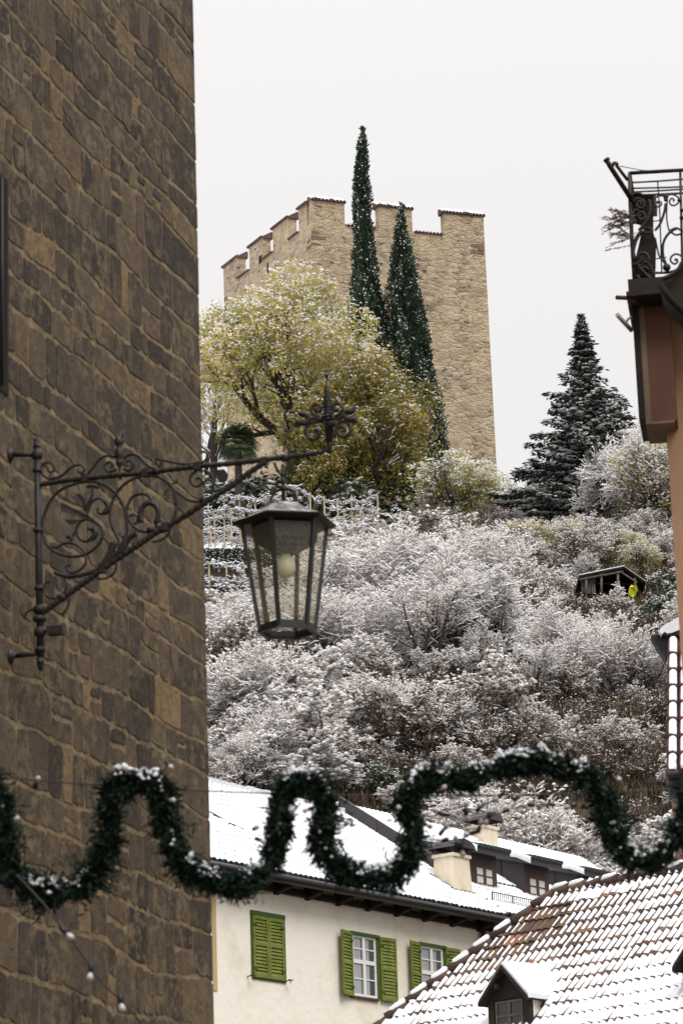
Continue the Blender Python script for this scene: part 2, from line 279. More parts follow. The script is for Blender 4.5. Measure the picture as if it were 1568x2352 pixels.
class MB:
    def __init__(s): s.V = []; s.Fc = []; s.vv = []; s.sm = []
    def add(s, vs, fs, v=0.5, sm=False):
        b = len(s.V); s.V += [tuple(float(c) for c in q) for q in vs]
        for f in fs: s.Fc.append(tuple(i+b for i in f)); s.vv.append(v); s.sm.append(sm and len(f) == 4)
    def hexa(s, c8, v=.5):
        s.add(c8, [(0, 3, 2, 1), (4, 5, 6, 7), (0, 1, 5, 4), (1, 2, 6, 5), (2, 3, 7, 6), (3, 0, 4, 7)], v)
    def box(s, c, ex, ey, ez, v=.5):
        """centre and three half-extent vectors"""
        c = np.array(c); ex = np.array(ex); ey = np.array(ey); ez = np.array(ez)
        s.hexa([c-ex-ey-ez, c+ex-ey-ez, c+ex+ey-ez, c-ex+ey-ez, c-ex-ey+ez, c+ex-ey+ez, c+ex+ey+ez, c-ex+ey+ez], v)
    def prism(s, poly, ext, v=.5):
        n = len(poly); e = np.array(ext); a = [np.array(p) for p in poly]; b = [p+e for p in a]
        s.add(a+b, [tuple(range(n))[::-1], tuple(range(n, 2*n))] + [(i, (i+1) % n, n+(i+1) % n, n+i) for i in range(n)], v)
    def tube(s, path, r, k=8, v=.5, cap=True):
        P = [np.array(p, dtype=float) for p in path]; n = len(P)
        R = r if hasattr(r, '__len__') else [r]*n
        T = [P[min(i+1, n-1)]-P[max(i-1, 0)] for i in range(n)]; T = [t/(np.linalg.norm(t)+1e-9) for t in T]
        a = np.cross(T[0], [0, 0, 1.0])
        if np.linalg.norm(a) < 1e-3: a = np.cross(T[0], [0, 1.0, 0])
        a /= np.linalg.norm(a); vs = []
        for i in range(n):
            a = a - T[i]*np.dot(a, T[i]); a /= (np.linalg.norm(a)+1e-9); b = np.cross(T[i], a)
            for j in range(k):
                th = 2*math.pi*j/k; vs.append(P[i]+R[i]*(math.cos(th)*a+math.sin(th)*b))
        fs = [(i*k+j, i*k+(j+1) % k, (i+1)*k+(j+1) % k, (i+1)*k+j) for i in range(n-1) for j in range(k)]
        if cap: fs += [tuple(range(k))[::-1], tuple(range((n-1)*k, n*k))]
        s.add(vs, fs, v, k >= 6)
    def lathe(s, base, axis, prof, k=14, v=.5):
        """prof: list of (distance along axis, radius)"""
        base = np.array(base, dtype=float); ax = np.array(axis, dtype=float); ax /= np.linalg.norm(ax)
        s.tube([base+ax*d for d, _ in prof], [max(r, 1e-4) for _, r in prof], k, v) if len(prof) > 1 else None
    def ball(s, c, r, k=10, v=.5, sq=1.0):
        prof = [(-r*sq*math.cos(math.pi*i/6), r*math.sin(math.pi*i/6)) for i in range(7)]
        s.lathe(c, (0, 0, 1), prof, k, v)
    def build(s, name, m, parent=None, smooth=False):
        V = np.array(s.V); by = {}
        for f, q, m_ in zip(s.Fc, s.vv, s.sm): by.setdefault(len(f), []).append((f, q, m_))
        faces = [np.array([t[0] for t in L]) for L in by.values()]; vv = np.concatenate([np.array([t[1] for t in L]) for L in by.values()]); sm = np.concatenate([np.array([t[2] for t in L]) for L in by.values()])
        return raw(name, V, faces, m, parent, vv, True if smooth else sm)
def cat(pts, n=6, closed=False):
    """smooth curve through points"""
    P = [np.array(p, dtype=float) for p in pts]; out = []
    for i in range(len(P)-1):
        p0 = P[max(i-1, 0)]; p1 = P[i]; p2 = P[i+1]; p3 = P[min(i+2, len(P)-1)]
        for j in range(n):
            t = j/n; out.append(.5*((2*p1)+(-p0+p2)*t+(2*p0-5*p1+4*p2-p3)*t*t+(-p0+3*p1-3*p2+p3)*t**3))
    out.append(P[-1]); return out
class Fr:
    """a local frame: origin, three axes"""
    def __init__(s, o, a, u, z=(0, 0, 1)): s.o = np.array(o, dtype=float); s.a = np.array(a, dtype=float); s.u = np.array(u, dtype=float); s.z = np.array(z, dtype=float)
    def p(s, a, u, z): return s.o + s.a*a + s.u*u + s.z*z
    def box(s, mb, a0, a1, u0, u1, z0, z1, v=.5):
        mb.box(s.p((a0+a1)/2, (u0+u1)/2, (z0+z1)/2), s.a*(a1-a0)/2, s.u*(u1-u0)/2, s.z*(z1-z0)/2, v)
    def px_u(s, px, py, u=0):
        q = on_plane(px, py, s.o+s.u*u, s.u)-s.o; return float(np.dot(q, s.a)/np.dot(s.a, s.a)), float(q[2])
    def px_a(s, px, py, a=0):
        q = on_plane(px, py, s.o+s.a*a, s.a)-s.o; return float(np.dot(q, s.u)/np.dot(s.u, s.u)), float(q[2])
def part(name, m, parent, fn, smooth=False):
    mb = MB(); fn(mb); return mb.build(name, m, parent, smooth)
rnd = random.Random(7); RS = np.random.RandomState
# ================================================================== SETTING: terrain, one sheet to the horizon
def terrain():
    xs = np.concatenate([[-4000, -1500, -600, -250, -120, -70], np.arange(-45, 61, 1.5), [80, 120, 250, 600, 1500, 4000]])
    ys = np.concatenate([[-3000, -400, -60, 20, 60, 78, 79], np.arange(79.6, 92, .8), np.arange(92, 200, 1.2), [210, 225, 260, 300, 400, 500, 800, 1600, 5000]])
    V = []; v = []
    for y in ys:
        for x in xs:
            z = H(x, y)
            if 79 < y < 200: z += .12*nz(x*1.3, y*1.3, 7)
            V.append((x, y, z))
    nx = len(xs); Fq = []
    for j in range(len(ys)-1):
        for i in range(nx-1):
            Fq.append((j*nx+i, j*nx+i+1, (j+1)*nx+i+1, (j+1)*nx+i))
            x, y = (xs[i]+xs[i+1])/2, (ys[j]+ys[j+1])/2
            snowy = .04
            if y > 125: snowy = .1
            if x < -2.2 and y > 118: snowy = .42
            if y < 100: snowy = -.05
            if x > 4 and y < 125: snowy = -.03
            v.append(snowy)
    o = raw('ground', V, [np.array(Fq)], M['ground'], None, v, True); o['kind'] = 'structure'
terrain()
# ================================================================== CHURCH TOWER WALL
wd = np.array([math.sin(math.radians(16.9)), math.cos(math.radians(16.9)), 0]); wn = np.array([wd[1], -wd[0], 0])
W0 = at(22, 1045, 18.0)
WFt = Fr(W0, wd, wn)
ac, zc = WFt.px_u(478, 1800)
WF = Fr([*(W0+wd*ac)[:2], 0], wd, wn)                       # origin: foot of the corner; a = along the wall
church = thing('church_tower', 'tall church tower of dark brown rubble masonry with pale mortar joints, filling the left side', 'tower', WF.p(0, 0, 0))
def f(mb):
    WF.box(mb, -12, -.004, -7, .0, 0, 26)
part('wall', M['mortar'], church, f)
def stones():
    R = random.Random(11); mb = MB(); z = 3.0
    bounds = []
    while z < 14: bounds.append(z); z += R.choice([.19, .25, .28, .31, .34, .22])
    def zb(k, t): return bounds[k]+.07*nz(t*.9, k*1.7, 1)+.022*nz(t*4, k*2.3, 2)+ (.0)*t
    for k in range(len(bounds)-1):
        t = 0.0; first = True
        while t > -7.5:
            wd_ = (R.choice([.45, .6, .75]) if (k % 2 == 0) else R.choice([.3, .38, .55])) if first else R.choice([.13, .17, .22, .28, .2, .36, .5])
            first = False
            t1 = t-wd_; g = .009+R.random()*.009
            split = R.random() < .16 and wd_ < .4
            rows = [(0, 1)] if not split else [(0, .45+.1*R.random())]
            if split: rows.append((rows[0][1], 1))
            for (r0, r1) in rows:
                tc = (t+t1)/2
                hh = .5*(zb(k+1, tc)-zb(k, tc))
                n = 6
                lo = []; hi = []; sk = R.uniform(-.012, .012)
                gv = g*.55; ta, tb = t1+gv, t-gv*(0 if t == 0 else 1)
                for i in range(n+1):
                    tt = ta+(tb-ta)*i/n
                    z0, z1 = zb(k, tt), zb(k+1, tt); zz0 = z0+(z1-z0)*r0+g*1.2; zz1 = z0+(z1-z0)*r1-g*1.2
                    e = .022 if i in (0, n) and t != 0 else 0
                    lo.append((tt+sk, zz0+e*R.random()+R.uniform(-.009, .009))); hi.append((tt-sk, zz1-e*R.random()+R.uniform(-.009, .009)))
                poly = lo+hi[::-1]
                v = min(1, max(0, R.gauss(.42, .24)))
                if R.random() < .04: v = 1
                d = .003+R.random()*.004
                cx = sum(p[0] for p in poly)/len(poly); cz = sum(p[1] for p in poly)/len(poly)
                s_ = .985; sz = .985
                if t == 0: back = [WF.p(min(p[0],-.004), -.004, p[1]) for p in poly]; front = [WF.p(p[0] if p[0] > -.03 else cx+(p[0]-cx)*s_, d, cz+(p[1]-cz)*sz) for p in poly]
                else: back = [WF.p(p[0], -.004, p[1]) for p in poly]; front = [WF.p(cx+(p[0]-cx)*s_, d+R.uniform(-.002, .002), cz+(p[1]-cz)*sz) for p in poly]
                m_ = len(poly)
                mb.add(back+front, [tuple(range(m_, 2*m_))]+[(i, (i+1) % m_, m_+(i+1) % m_, m_+i) for i in range(m_)], v)
                if t == 0:   # the quoin turns the corner
                    mb.box(WF.p(-.02, -.296, cz), wd*(.021+R.random()*.012), wn*.3, np.array([0, 0, 1])*(hh-.012), v)
            t = t1
    mb.build('masonry', M['stone'], church)
stones()
# barred slit window at the left edge of the picture
a1, z1 = WF.px_u(24, 905); a2, z2 = WF.px_u(22, 430)
wz0, wz1 = z1, z2
a1 -= .05
win = part('window', M['black'], church, lambda mb: (WF.box(mb, a1-.04, a1+.0, -.02, .012, wz0-.03, wz1+.03), WF.box(mb, a1-.72, a1-.66, -.02, .012, wz0-.03, wz1+.03), WF.box(mb, a1-.66, a1-.04, -.02, .012, wz1-.03, wz1+.03), WF.box(mb, a1-.66, a1-.04, -.02, .012, wz0-.03, wz0+.03)))
part('pane', M['black'], win, lambda mb: WF.box(mb, a1-.66, a1-.04, 0, .009, wz0+.03, wz1-.03))
for k_ in range(3): part('bar', M['iron'], win, lambda mb: mb.tube([WF.p(a1-.12-.16*k_, .02, wz0), WF.p(a1-.12-.16*k_, .02, wz1)], .009, 6))
# ================================================================== CASTLE TOWER
K = at(714, 449, 180.0)
er = np.array([math.sin(math.radians(71)), math.cos(math.radians(71)), 0]); el = np.array([-math.sin(math.radians(28)), math.cos(math.radians(28)), 0])
nr = np.array([-er[1], er[0], 0]); nl = np.array([el[1], -el[0], 0])
RF = Fr([K[0], K[1], 0], er, nr); LF = Fr([K[0], K[1], 0], el, nl)
castle = thing('castle_tower', 'square medieval keep of beige rubble stone with battlements on the hilltop', 'tower', (K[0], K[1], 50))
sR = RF.px_u(1109, 489)[0]; sL = LF.px_u(513, 606)[0]
zsill = (RF.px_u(793, 519)[1]+RF.px_u(947, 532)[1])/2
ztop = (RF.px_u(790, 464)[1]+RF.px_u(945, 482)[1])/2
def f(mb):
    c = [K[:2], (K+er*sR)[:2], (K+er*sR+el*sL)[:2], (K+el*sL)[:2]]
    # slightly battered body
    cen = sum(np.array(q) for q in c)/4
    bot = [cen+(np.array(q)-cen)*1.012 for q in c]
    mb.hexa([(*q, 46) for q in bot]+[(*q, zsill) for q in c])
    TH = .62
    def mer(FR, s0, s1, zt, th=TH): FR.box(mb, s0, s1, .0, th, zsill-.002, zt)
    mer(RF, 0.0, RF.px_u(790, 464)[0], ztop)
    mer(RF, RF.px_u(868, 475)[0], RF.px_u(945, 481)[0], ztop)
    mer(RF, RF.px_u(1018, 483)[0], sR, ztop)
    for q0, q1 in LM: mer(LF, q0, q1, ztop)
LM = [(TH0, TH1) for TH0, TH1 in ((.64, LF.px_u(685, 481)[0]), (LF.px_u(661, 505)[0], LF.px_u(626, 526)[0]), (LF.px_u(602, 548)[0], LF.px_u(572, 571)[0]), (LF.px_u(545, 592)[0], sL))]
part('wall', M['castle'], castle, f)
def cap(FR, s0, s1, zt, th, nm='merlon_roof', ov=.12, rise=.42):
    """tile capping falling outwards over a merlon or a sill, with its thin snow"""
    def f(mb):
        n = max(2, int(abs(s1-s0+2*ov)/.22)); lo, hi = min(s0, s1)-ov, max(s0, s1)+ov
        c = [FR.p(lo, -ov, zt-.02), FR.p(hi, -ov, zt-.02), FR.p(hi, th+ov, zt-.02), FR.p(lo, th+ov, zt-.02)]
        t = [FR.p(lo, -ov, zt+.02), FR.p(hi, -ov, zt+.02), FR.p(hi, th+ov, zt+.02+rise), FR.p(lo, th+ov, zt+.02+rise)]
        mb.hexa(c+t)
        for i in range(n):
            s = lo+(hi-lo)*(i+.5)/n
            mb.tube([FR.p(s, -ov-.05, zt+.04), FR.p(s, th+ov, zt+.05+rise)], .05, 6)
    o = part(nm, M['castletile'], castle, f)
    def g(mb):
        lo, hi = min(s0, s1)-ov, max(s0, s1)+ov; n = int(max(2, (hi-lo)/.25))
        for i in range(n):
            b = lo+(hi-lo)*(i+.1)/n; e = lo+(hi-lo)*(i+.9)/n; q = rnd.random()*.3
            if rnd.random() < .15: continue
            mb.hexa([FR.p(b, -ov+.1+q*.3, zt+.08), FR.p(e, -ov+.1+q*.3, zt+.08), FR.p(e, th+ov-.05, zt+.08+rise), FR.p(b, th+ov-.05, zt+.08+rise)] +
                    [FR.p(b, -ov+.1+q*.3, zt+.15), FR.p(e, -ov+.1+q*.3, zt+.17), FR.p(e, th+ov-.05, zt+.17+rise), FR.p(b, th+ov-.05, zt+.15+rise)])
    part('snow_cover', M['snow'], o, g)
cap(RF, 0.1, RF.px_u(790, 464)[0], ztop, .62); cap(RF, RF.px_u(868, 475)[0], RF.px_u(945, 481)[0], ztop, .62); cap(RF, RF.px_u(1018, 483)[0], sR, ztop, .62)
for q0, q1 in LM: cap(LF, q0, q1, ztop, .62)
for x0, x1 in ((793, 866), (948, 1018)): cap(RF, RF.px_u(x0, 520)[0]+.18, RF.px_u(x1, 530)[0]-.18, zsill, .5, 'sill_cap', .1, .16)
for i in range(3): cap(LF, LM[i][1]+.12, LM[i+1][0]-.12, zsill, .5, 'sill_cap', .1, .16)
for (FR, x, y, wd_, hh, side) in ((RF, 716, 545, 1.0, .16, 1), (RF, 716, 560, .62, .1, 1), (RF, 716, 533, .5, .13, 1), (LF, 713, 551, .5, .16, 1), (LF, 713, 566, .6, .13, 1), (RF, 1110, 566, -.9, .17, 1), (RF, 1111, 575, -.45, .12, 1), (RF, 1111, 581, -.95, .17, 1), (RF, 1115, 707, -.5, .2, 1), (LF, 515, 690, -.5, .2, 1), (LF, 515, 712, -.6, .2, 1)):
    s, z = FR.px_u(x, y)
    pts = [FR.p(s+(.0 if wd_ > 0 else .0), -.045, z-hh), FR.p(s+wd_, -.045, z-hh*.8), FR.p(s+wd_*.95, -.045, z+hh*.7), FR.p(s, -.045, z+hh)]
    part('quoin', M['quoin'], castle, lambda mb: mb.prism([q+FR.u*.035 for q in pts], FR.u*.2))
def f(mb):
    s, z = LF.px_u(712, 640); LF.box(mb, s-.05, s+.5, -.5, .1, z-.2, z+.16)
part('corbel', M['greywood'], castle, f)
for (x, y, w_, h_) in ((615, 616, .22, .8), (598, 596, .45, .55)):
    s, z = LF.px_u(x, y)
    part('embrasure', M['black'], castle, lambda mb: LF.box(mb, s-w_/2, s+w_/2, -.012, .1, z-h_/2, z+h_/2))
# ================================================================== TILED ROOFS
def roof_tiles(FR, tanp, a0, a1, u0, u1, tw, tl, zoff, mt, parent, cover, amp=.045, ends=None, clip=None, seed=1, name='roof', thick=.03):
    """barrel tiles on the plane z = zoff + u*tanp; cover(a,u)-> snow width fraction 0..1.1 (0 = bare)"""
    R = random.Random(seed); cp = 1/math.sqrt(1+tanp*tanp); du = tl*cp
    T = MB(); S = MB(); na = int(round((a1-a0)/tw)); nu = int(math.ceil((u1-u0)/du))
    nrm = -FR.u*tanp*cp+FR.z*cp
    for j in range(nu):
        ua, ub = u0+j*du, u0+(j+1)*du+du*.12
        for i in range(na):
            ca = a0+(i+.5)*tw
            if clip and not clip(ca, ua+du/2): continue
            jit = R.uniform(-.01, .01); up = R.uniform(0, .008)
            def P(x, u, h): return FR.p(x, u, zoff+u*tanp)+nrm*h
            prof = [(-.5, 0), (-.36, amp*.75), (-.13, amp*1.05), (.13, amp*1.05), (.36, amp*.75), (.5, 0)]
            lo = [P(ca+q*tw, ua+jit, h+thick+up) for q, h in prof]; hi = [P(ca+q*tw*.96, ub, h) for q, h in prof]; lb = [P(ca+q*tw*.9, ua+jit, h*.5-.01) for q, h in prof]
            T.add(lo+hi+lb, [(k, k+1, k+7, k+6) for k in range(5)]+[(12+k, 12+k+1, k+1, k) for k in range(5)], min(1, max(0, R.gauss(.5, .22))))
            c = cover(ca, ua+du/2)
            if c > .12:
                c = min(1.06, c*R.uniform(.85, 1.1)); th = .012+.03*min(1, c)
                s0 = ua+jit+du*R.uniform(.03, .14 if c > .8 else .3); s1 = ub-du*.13
                if c < .35: s1 = s0+(s1-s0)*R.uniform(.4, 1)
                q = c/2; pr = [(-q, 0), (-q*.62, .6), (0, 1), (q*.62, .6), (q, 0)]
                def hgt(x): return amp*1.05*max(0, 1-abs(2*x)**2.2) if abs(x) <= .5 else 0
                A = []; 
                for (uu, tt, bs) in ((s0, .25, thick), (s0+du*.1, 1, thick*.85), ((s0+s1)/2, 1.1, thick*.5), (s1, 1, .012)):
                    A += [P(ca+x*tw, uu, hgt(x)*(.55 if c > .9 else 1)+(amp*.45 if c > .9 else 0)+bs+th*(max(.18, hh) if hh > 0 else -.1)*tt) for x, hh in pr]
                S.add(A, [(r*5+k, r*5+k+1, r*5+k+6, r*5+k+5) for r in range(3) for k in range(4)]+[(0, 1, 2, 3, 4)])
    o = T.build(name, mt, parent)
    if S.V: S.build('snow_cover', M['snow'], o, True)
    return o
# ================================================================== CREAM HOUSE
ha = math.radians(36.2)
av = np.array([math.sin(ha), math.cos(ha), 0]); uv = np.array([-math.cos(ha), math.sin(ha), 0])
E0 = at(1160, 2108, 66.0)
HF = Fr([E0[0], E0[1], 0], av, uv); ze = E0[2]
ur, zr = HF.px_a(786, 1872, 0)
tanp = (zr-ze)/ur
print('house roof', ur, zr, ze, 'pitch', math.degrees(math.atan(tanp)))
A0 = -12.0; WU = .42
house = thing('cream_house', 'cream plastered house with green shutters under a long snow covered roof', 'house', HF.p(-5, 2, 0))
def zroof(u): return ze+u*tanp
def f(mb):
    # body to the roof underside: gable-profile prism along a
    prof = [(WU, 0), (WU, zroof(WU)-.22), (ur, zroof(ur)-.22), (2*ur-WU, zroof(WU)-.22), (2*ur-WU, 0)]
    mb.prism([HF.p(A0, u, z) for u, z in prof], HF.a*(-A0-.02))
part('wall', M['plaster'], house, f)
def f(mb):   # roof deck both sides
    for s0, s1 in ((0.02, ur), (2*ur, ur)):
        z0, z1 = ze-.02, zr-.02
        mb.hexa([HF.p(A0, s0, z0-.12), HF.p(0, s0, z0-.12), HF.p(0, s1, z1-.12), HF.p(A0, s1, z1-.12), HF.p(A0, s0, z0), HF.p(0, s0, z0), HF.p(0, s1, z1), HF.p(A0, s1, z1)])
part('roof_deck', M['beam'], house, f)
roof_tiles(HF, tanp, A0, 0, 0.0, ur, .17, .33, ze+.01, M['tiled'], house, lambda a, u: 1.05 if u > .12 else .8, amp=.05, seed=3)
def f(mb):   # a crack where the snow sheet has slipped
    P = [roof_hit0(x, y) for x, y in ((480, 1866), (497, 1874), (512, 1882), (524, 1890), (540, 1896), (552, 1901), (560, 1904))]
    for k, (p, q) in enumerate(zip(P[:-1], P[1:])):
        t = .035-.005*k; mb.hexa([p-[0, 0, .05], q-[0, 0, .05], q+uv*.1-[0, 0, .0], p+uv*.1-[0, 0, .0], p+[0, 0, t], q+[0, 0, t], q+uv*t+[0, 0, t], p+uv*t+[0, 0, t]])
def roof_hit0(px, py):
    n = np.array([0, 0, 1.0])-uv*tanp; return on_plane(px, py, HF.p(0, 0, ze+.13), n)
part('snow_crack', M['tiled'], house, f)
def f(mb):   # snow on ridge
    for i in range(60):
        a = A0+(-A0)*i/60; HF.box(mb, a, a+(-A0)/60*.97, ur-.13, ur+.16, zr+.04, zr+.12+rnd.random()*.03)
part('ridge_snow', M['snow'], house, f)
def gut(FR, a0, a1, z, u=-.06):
    return lambda mb: (mb.tube([FR.p(a0, u, z-.05), FR.p(a1, u, z-.05)], .085, 8), FR.box(mb, a0, a1, u+.02, u+.1, z-.13, z-.0))
part('gutter', M['gutter'], house, gut(HF, A0, .15, ze-.02))
for i in range(11):
    a = -.45-i*1.02
    part('rafter_tail', M['beam'], house, lambda mb: mb.hexa([HF.p(a-.07, .05, ze-.2), HF.p(a+.07, .05, ze-.2), HF.p(a+.07, WU+.1, ze-.33), HF.p(a-.07, WU+.1, ze-.33), HF.p(a-.07, .05, ze-.13), HF.p(a+.07, .05, ze-.13), HF.p(a+.07, WU+.3, ze+.1), HF.p(a-.07, WU+.3, ze+.1)]))
def f(mb):  # dark eave board seen between the rafters
    HF.box(mb, A0, 0, WU-.1, WU-.012, ze-.26, ze-.13)
part('eave_board', M['beam'], house, f)
part('corner_strip', M['ochre'], house, lambda mb: HF.box(mb, HF.px_u(486, 2100, WU)[0], HF.px_u(494.5, 2100, WU)[0], WU-.02, WU, HF.px_u(490, 2275, WU)[1], ze-.3))
def shutter(FR, a0, a1, u, z0, z1, par, openl=False, tilt=0.0, mid=.5):
    """louvred shutter leaf: frame with slats; tilt swings it off the wall about its hinge side"""
    sgn = 1
    def Pt(a, w, z): return FR.p(a, u-w-tilt*(a-a0 if openl else a1-a), z)
    def bx(mb, x0, x1, w0, w1, y0, y1):
        mb.hexa([Pt(x0, w1, y0), Pt(x1, w1, y0), Pt(x1, w0, y0), Pt(x0, w0, y0), Pt(x0, w1, y1), Pt(x1, w1, y1), Pt(x1, w0, y1), Pt(x0, w0, y1)])
    def f(mb):
        s = .055
        bx(mb, a0, a0+s, .0, .045, z0, z1); bx(mb, a1-s, a1, .0, .045, z0, z1)
        zm = z0+(z1-z0)*mid
        for q0, q1 in ((z0, z0+.07), (zm-.03, zm+.03), (z1-.07, z1)): bx(mb, a0+s, a1-s, .002, .043, q0, q1)
        for q0, q1 in ((z0+.07, zm-.03), (zm+.03, z1-.07)):
            n = int((q1-q0)/.062)
            for i in range(n):
                z = q0+(q1-q0)*(i+.5)/n; h = (q1-q0)/n
                mb.hexa([Pt(a0+s, .038, z-h*.5), Pt(a1-s, .038, z-h*.5), Pt(a1-s, .03, z-h*.5), Pt(a0+s, .03, z-h*.5), Pt(a0+s, .012, z+h*.42), Pt(a1-s, .012, z+h*.42), Pt(a1-s, .004, z+h*.42), Pt(a0+s, .004, z+h*.42)])
    o = part('shutter', M['green'], par, f)
    for z in (z0+.18, z1-.18): part('hinge', M['greend'], o, lambda mb: bx(mb, (a0 if openl else a1-.1), (a0+.1 if openl else a1), .045, .06, z-.02, z+.02))
def casement(FR, a0, a1, u, z0, z1, par, curt='curtain'):
    """white two-leaf casement with a transom, glazing bars, surround and sill; returns the window"""
    w_ = part('window', M['greend'], par, lambda mb: (FR.box(mb, a0-.07, a1+.09, u-.085, u, z1, z1+.06), FR.box(mb, a0-.04, a0, u-.055, u, z0, z1), FR.box(mb, a1, a1+.09, u-.055, u, z0, z1)))
    def f(mb):
        d0, d1 = u-.04, u-.001; t = .05; am = (a0+a1)/2; zt = z0+(z1-z0)*.57
        FR.box(mb, a0, a0+t, d0, d1, z0, z1); FR.box(mb, a1-t, a1, d0, d1, z0, z1)
        FR.box(mb, a0+t, a1-t, d0, d1, z0, z0+t); FR.box(mb, a0+t, a1-t, d0, d1, z1-t, z1)
        FR.box(mb, am-.04, am+.04, d0-.004, d1, z0+t, z1-t)
        for h0, h1 in ((a0+t, am-.04), (am+.04, a1-t)):
            FR.box(mb, h0, h1, d0+.002, d1, zt-.04, zt+.04)
            for q0, q1 in ((z0+t, zt-.04), (zt+.04, z1-t)): FR.box(mb, h0, h1, d0+.008, d1, (q0+q1)/2-.012, (q0+q1)/2+.012)
    part('frame', M['white'], w_, f)
    part('pane', M['darkpane'], w_, lambda mb: FR.box(mb, a0+.04, a1-.04, u-.012, u-.0015, z0+.04, z1-.04))
    def g(mb):
        am = (a0+a1)/2; WDT = a1-a0
        for q0, q1 in ((a0+.06, a0+WDT*.4), (am+.05, am+WDT*.24)): FR.box(mb, q0, q1, u-.017, u-.0125, z0+.05, z1-.05)
    part('curtain', M[curt], w_, g)
    part('sill', M['brownwin'], w_, lambda mb: FR.box(mb, a0-.05, a1+.05, u-.05, u+.02, z0-.05, z0))
    return w_
# first window: both shutters closed
wa0 = HF.px_u(576, 2094, WU)[0]; wa1 = HF.px_u(647, 2103, WU)[0]; zt_ = HF.px_u(576, 2094, WU)[1]; zb_ = HF.px_u(579, 2244, WU)[1]
print('win', wa0, wa1, zb_, zt_)
w1 = part('window', M['greend'], house, lambda mb: (HF.box(mb, wa0-.03, wa1+.05, WU-.05, WU, zt_-.05, zt_+.03), HF.box(mb, wa0-.03, wa0, WU-.03, WU, zb_, zt_-.05), HF.box(mb, wa1, wa1+.06, WU-.03, WU, zb_, zt_-.05), HF.box(mb, wa0-.03, wa1+.06, WU-.03, WU, zb_-.03, zb_), HF.box(mb, wa0, wa1, WU-.006, WU, zb_, zt_-.05)))
wm = (wa0+wa1)/2
shutter(HF, wa0+.005, wm-.006, WU-.008, zb_+.005, zt_-.06, w1, True, mid=.54); shutter(HF, wm+.006, wa1-.005, WU-.008, zb_+.005, zt_-.06, w1, mid=.54)
for (x0, x1, yt, yb, sl0, sl1, sr0, sr1) in ((803, 858, 2146, 2286, 771, 802, 866, 900), (960, 1012, 2171, 2312, 930, 959, 1017, 1048)):
    b0 = HF.px_u(x0, yt, WU)[0]; b1 = HF.px_u(x1, yt+10, WU)[0]; zt2 = HF.px_u(x0, yt, WU)[1]; zb2 = HF.px_u(x0, yb, WU)[1]
    wN = casement(HF, b0, b1, WU, zb2, zt2, house)
    shutter(HF, HF.px_u(sl0, yt, WU)[0], HF.px_u(sl1, yt, WU)[0], WU-.035, zb2-.02, zt2+.04, wN, False, .18)
    shutter(HF, HF.px_u(sr0, yt+12, WU)[0], HF.px_u(sr1, yt+12, WU)[0], WU-.035, zb2-.02, zt2+.04, wN, True, .05)
def f(mb):   # shutter catches beside the closed window
    for x, y in ((568, 2243), (655, 2254)):
        a, z = HF.px_u(x, y, WU); mb.tube([HF.p(a, WU, z), HF.p(a, WU-.12, z+.01), HF.p(a, WU-.14, z-.05)], .012, 5); HF.box(mb, a-.07, a+.07, WU-.15, WU-.13, z, z+.02)
part('shutter_catch', M['iron'], house, f)
# chimneys
def chimney(FR, a0, a1, u0, u1, z0, z1, par, taper=.06):
    def f(mb):
        t = taper
        c = [(a0-t, u0-t), (a1+t, u0-t), (a1+t, u1+t), (a0-t, u1+t)]; d = [(a0, u0), (a1, u0), (a1, u1), (a0, u1)]
        mb.hexa([FR.p(a, u, z0) for a, u in c]+[FR.p(a, u, z1) for a, u in d])
        FR.box(mb, a0-.04, a1+.04, u0-.04, u1+.04, z1+.001, z1+.07)
    o = part('chimney', M['chim'], par, f)
    def g(mb):   # curved sheet cowl on short legs
        am, um = (a0+a1)/2, (u0+u1)/2; L_ = (u1-u0)/2+.12; W_ = (a1-a0)/2+.1
        for sa in (-1, 1):
            for su in (-1, 1): mb.tube([FR.p(am+sa*W_*.7, um+su*L_*.6, z1+.07), FR.p(am+sa*W_*.7, um+su*L_*.6, z1+.26)], .015, 5)
        pts = []
        for k in range(9):
            th = math.pi*k/8; pts.append((am-W_*math.cos(th), z1+.2+.2*math.sin(th)))
        lo = [FR.p(a, um-L_, z) for a, z in pts]; hi = [FR.p(a, um+L_, z) for a, z in pts]
        mb.add(lo+hi, [(k, k+1, k+10, k+9) for k in range(8)]+[tuple(range(9)), tuple(range(9, 18))])
        for k in range(0, 9, 2): mb.tube([FR.p(pts[k][0], um-L_, pts[k][1]), FR.p(pts[k][0], um+L_, pts[k][1])], .012, 4)
    part('cowl', M['slate'], o, g)
    return o
# chimney 1 on the cream house close to its right verge: base front corner at (1045, 2050)
def roof_hit(px, py, zo=0.0):
    n = np.array([0, 0, 1.0])-uv*tanp; q = on_plane(px, py, HF.p(0, 0, ze+zo), n)-HF.o; return float(q@av), float(q@uv), float(q[2])
ca_, cu_, cz_ = roof_hit(1043, 2052)
print('chimney foot', ca_, cu_, cz_)
hT = HF.px_u(1043, 1966, cu_)[1]
cha = ca_; chimney(HF, cha, cha+.62, cu_, cu_+.5, cz_-.2, hT, house, .05)
def f(mb):
    mb.hexa([HF.p(a, u, zroof(u)+k) for k in (-.1, .13) for a, u in ((cha-.08, cu_-.1), (cha+.7, cu_-.1), (cha+.7, cu_+.6), (cha-.08, cu_+.6))])
part('chimney_flashing', M['slate'], house, f)
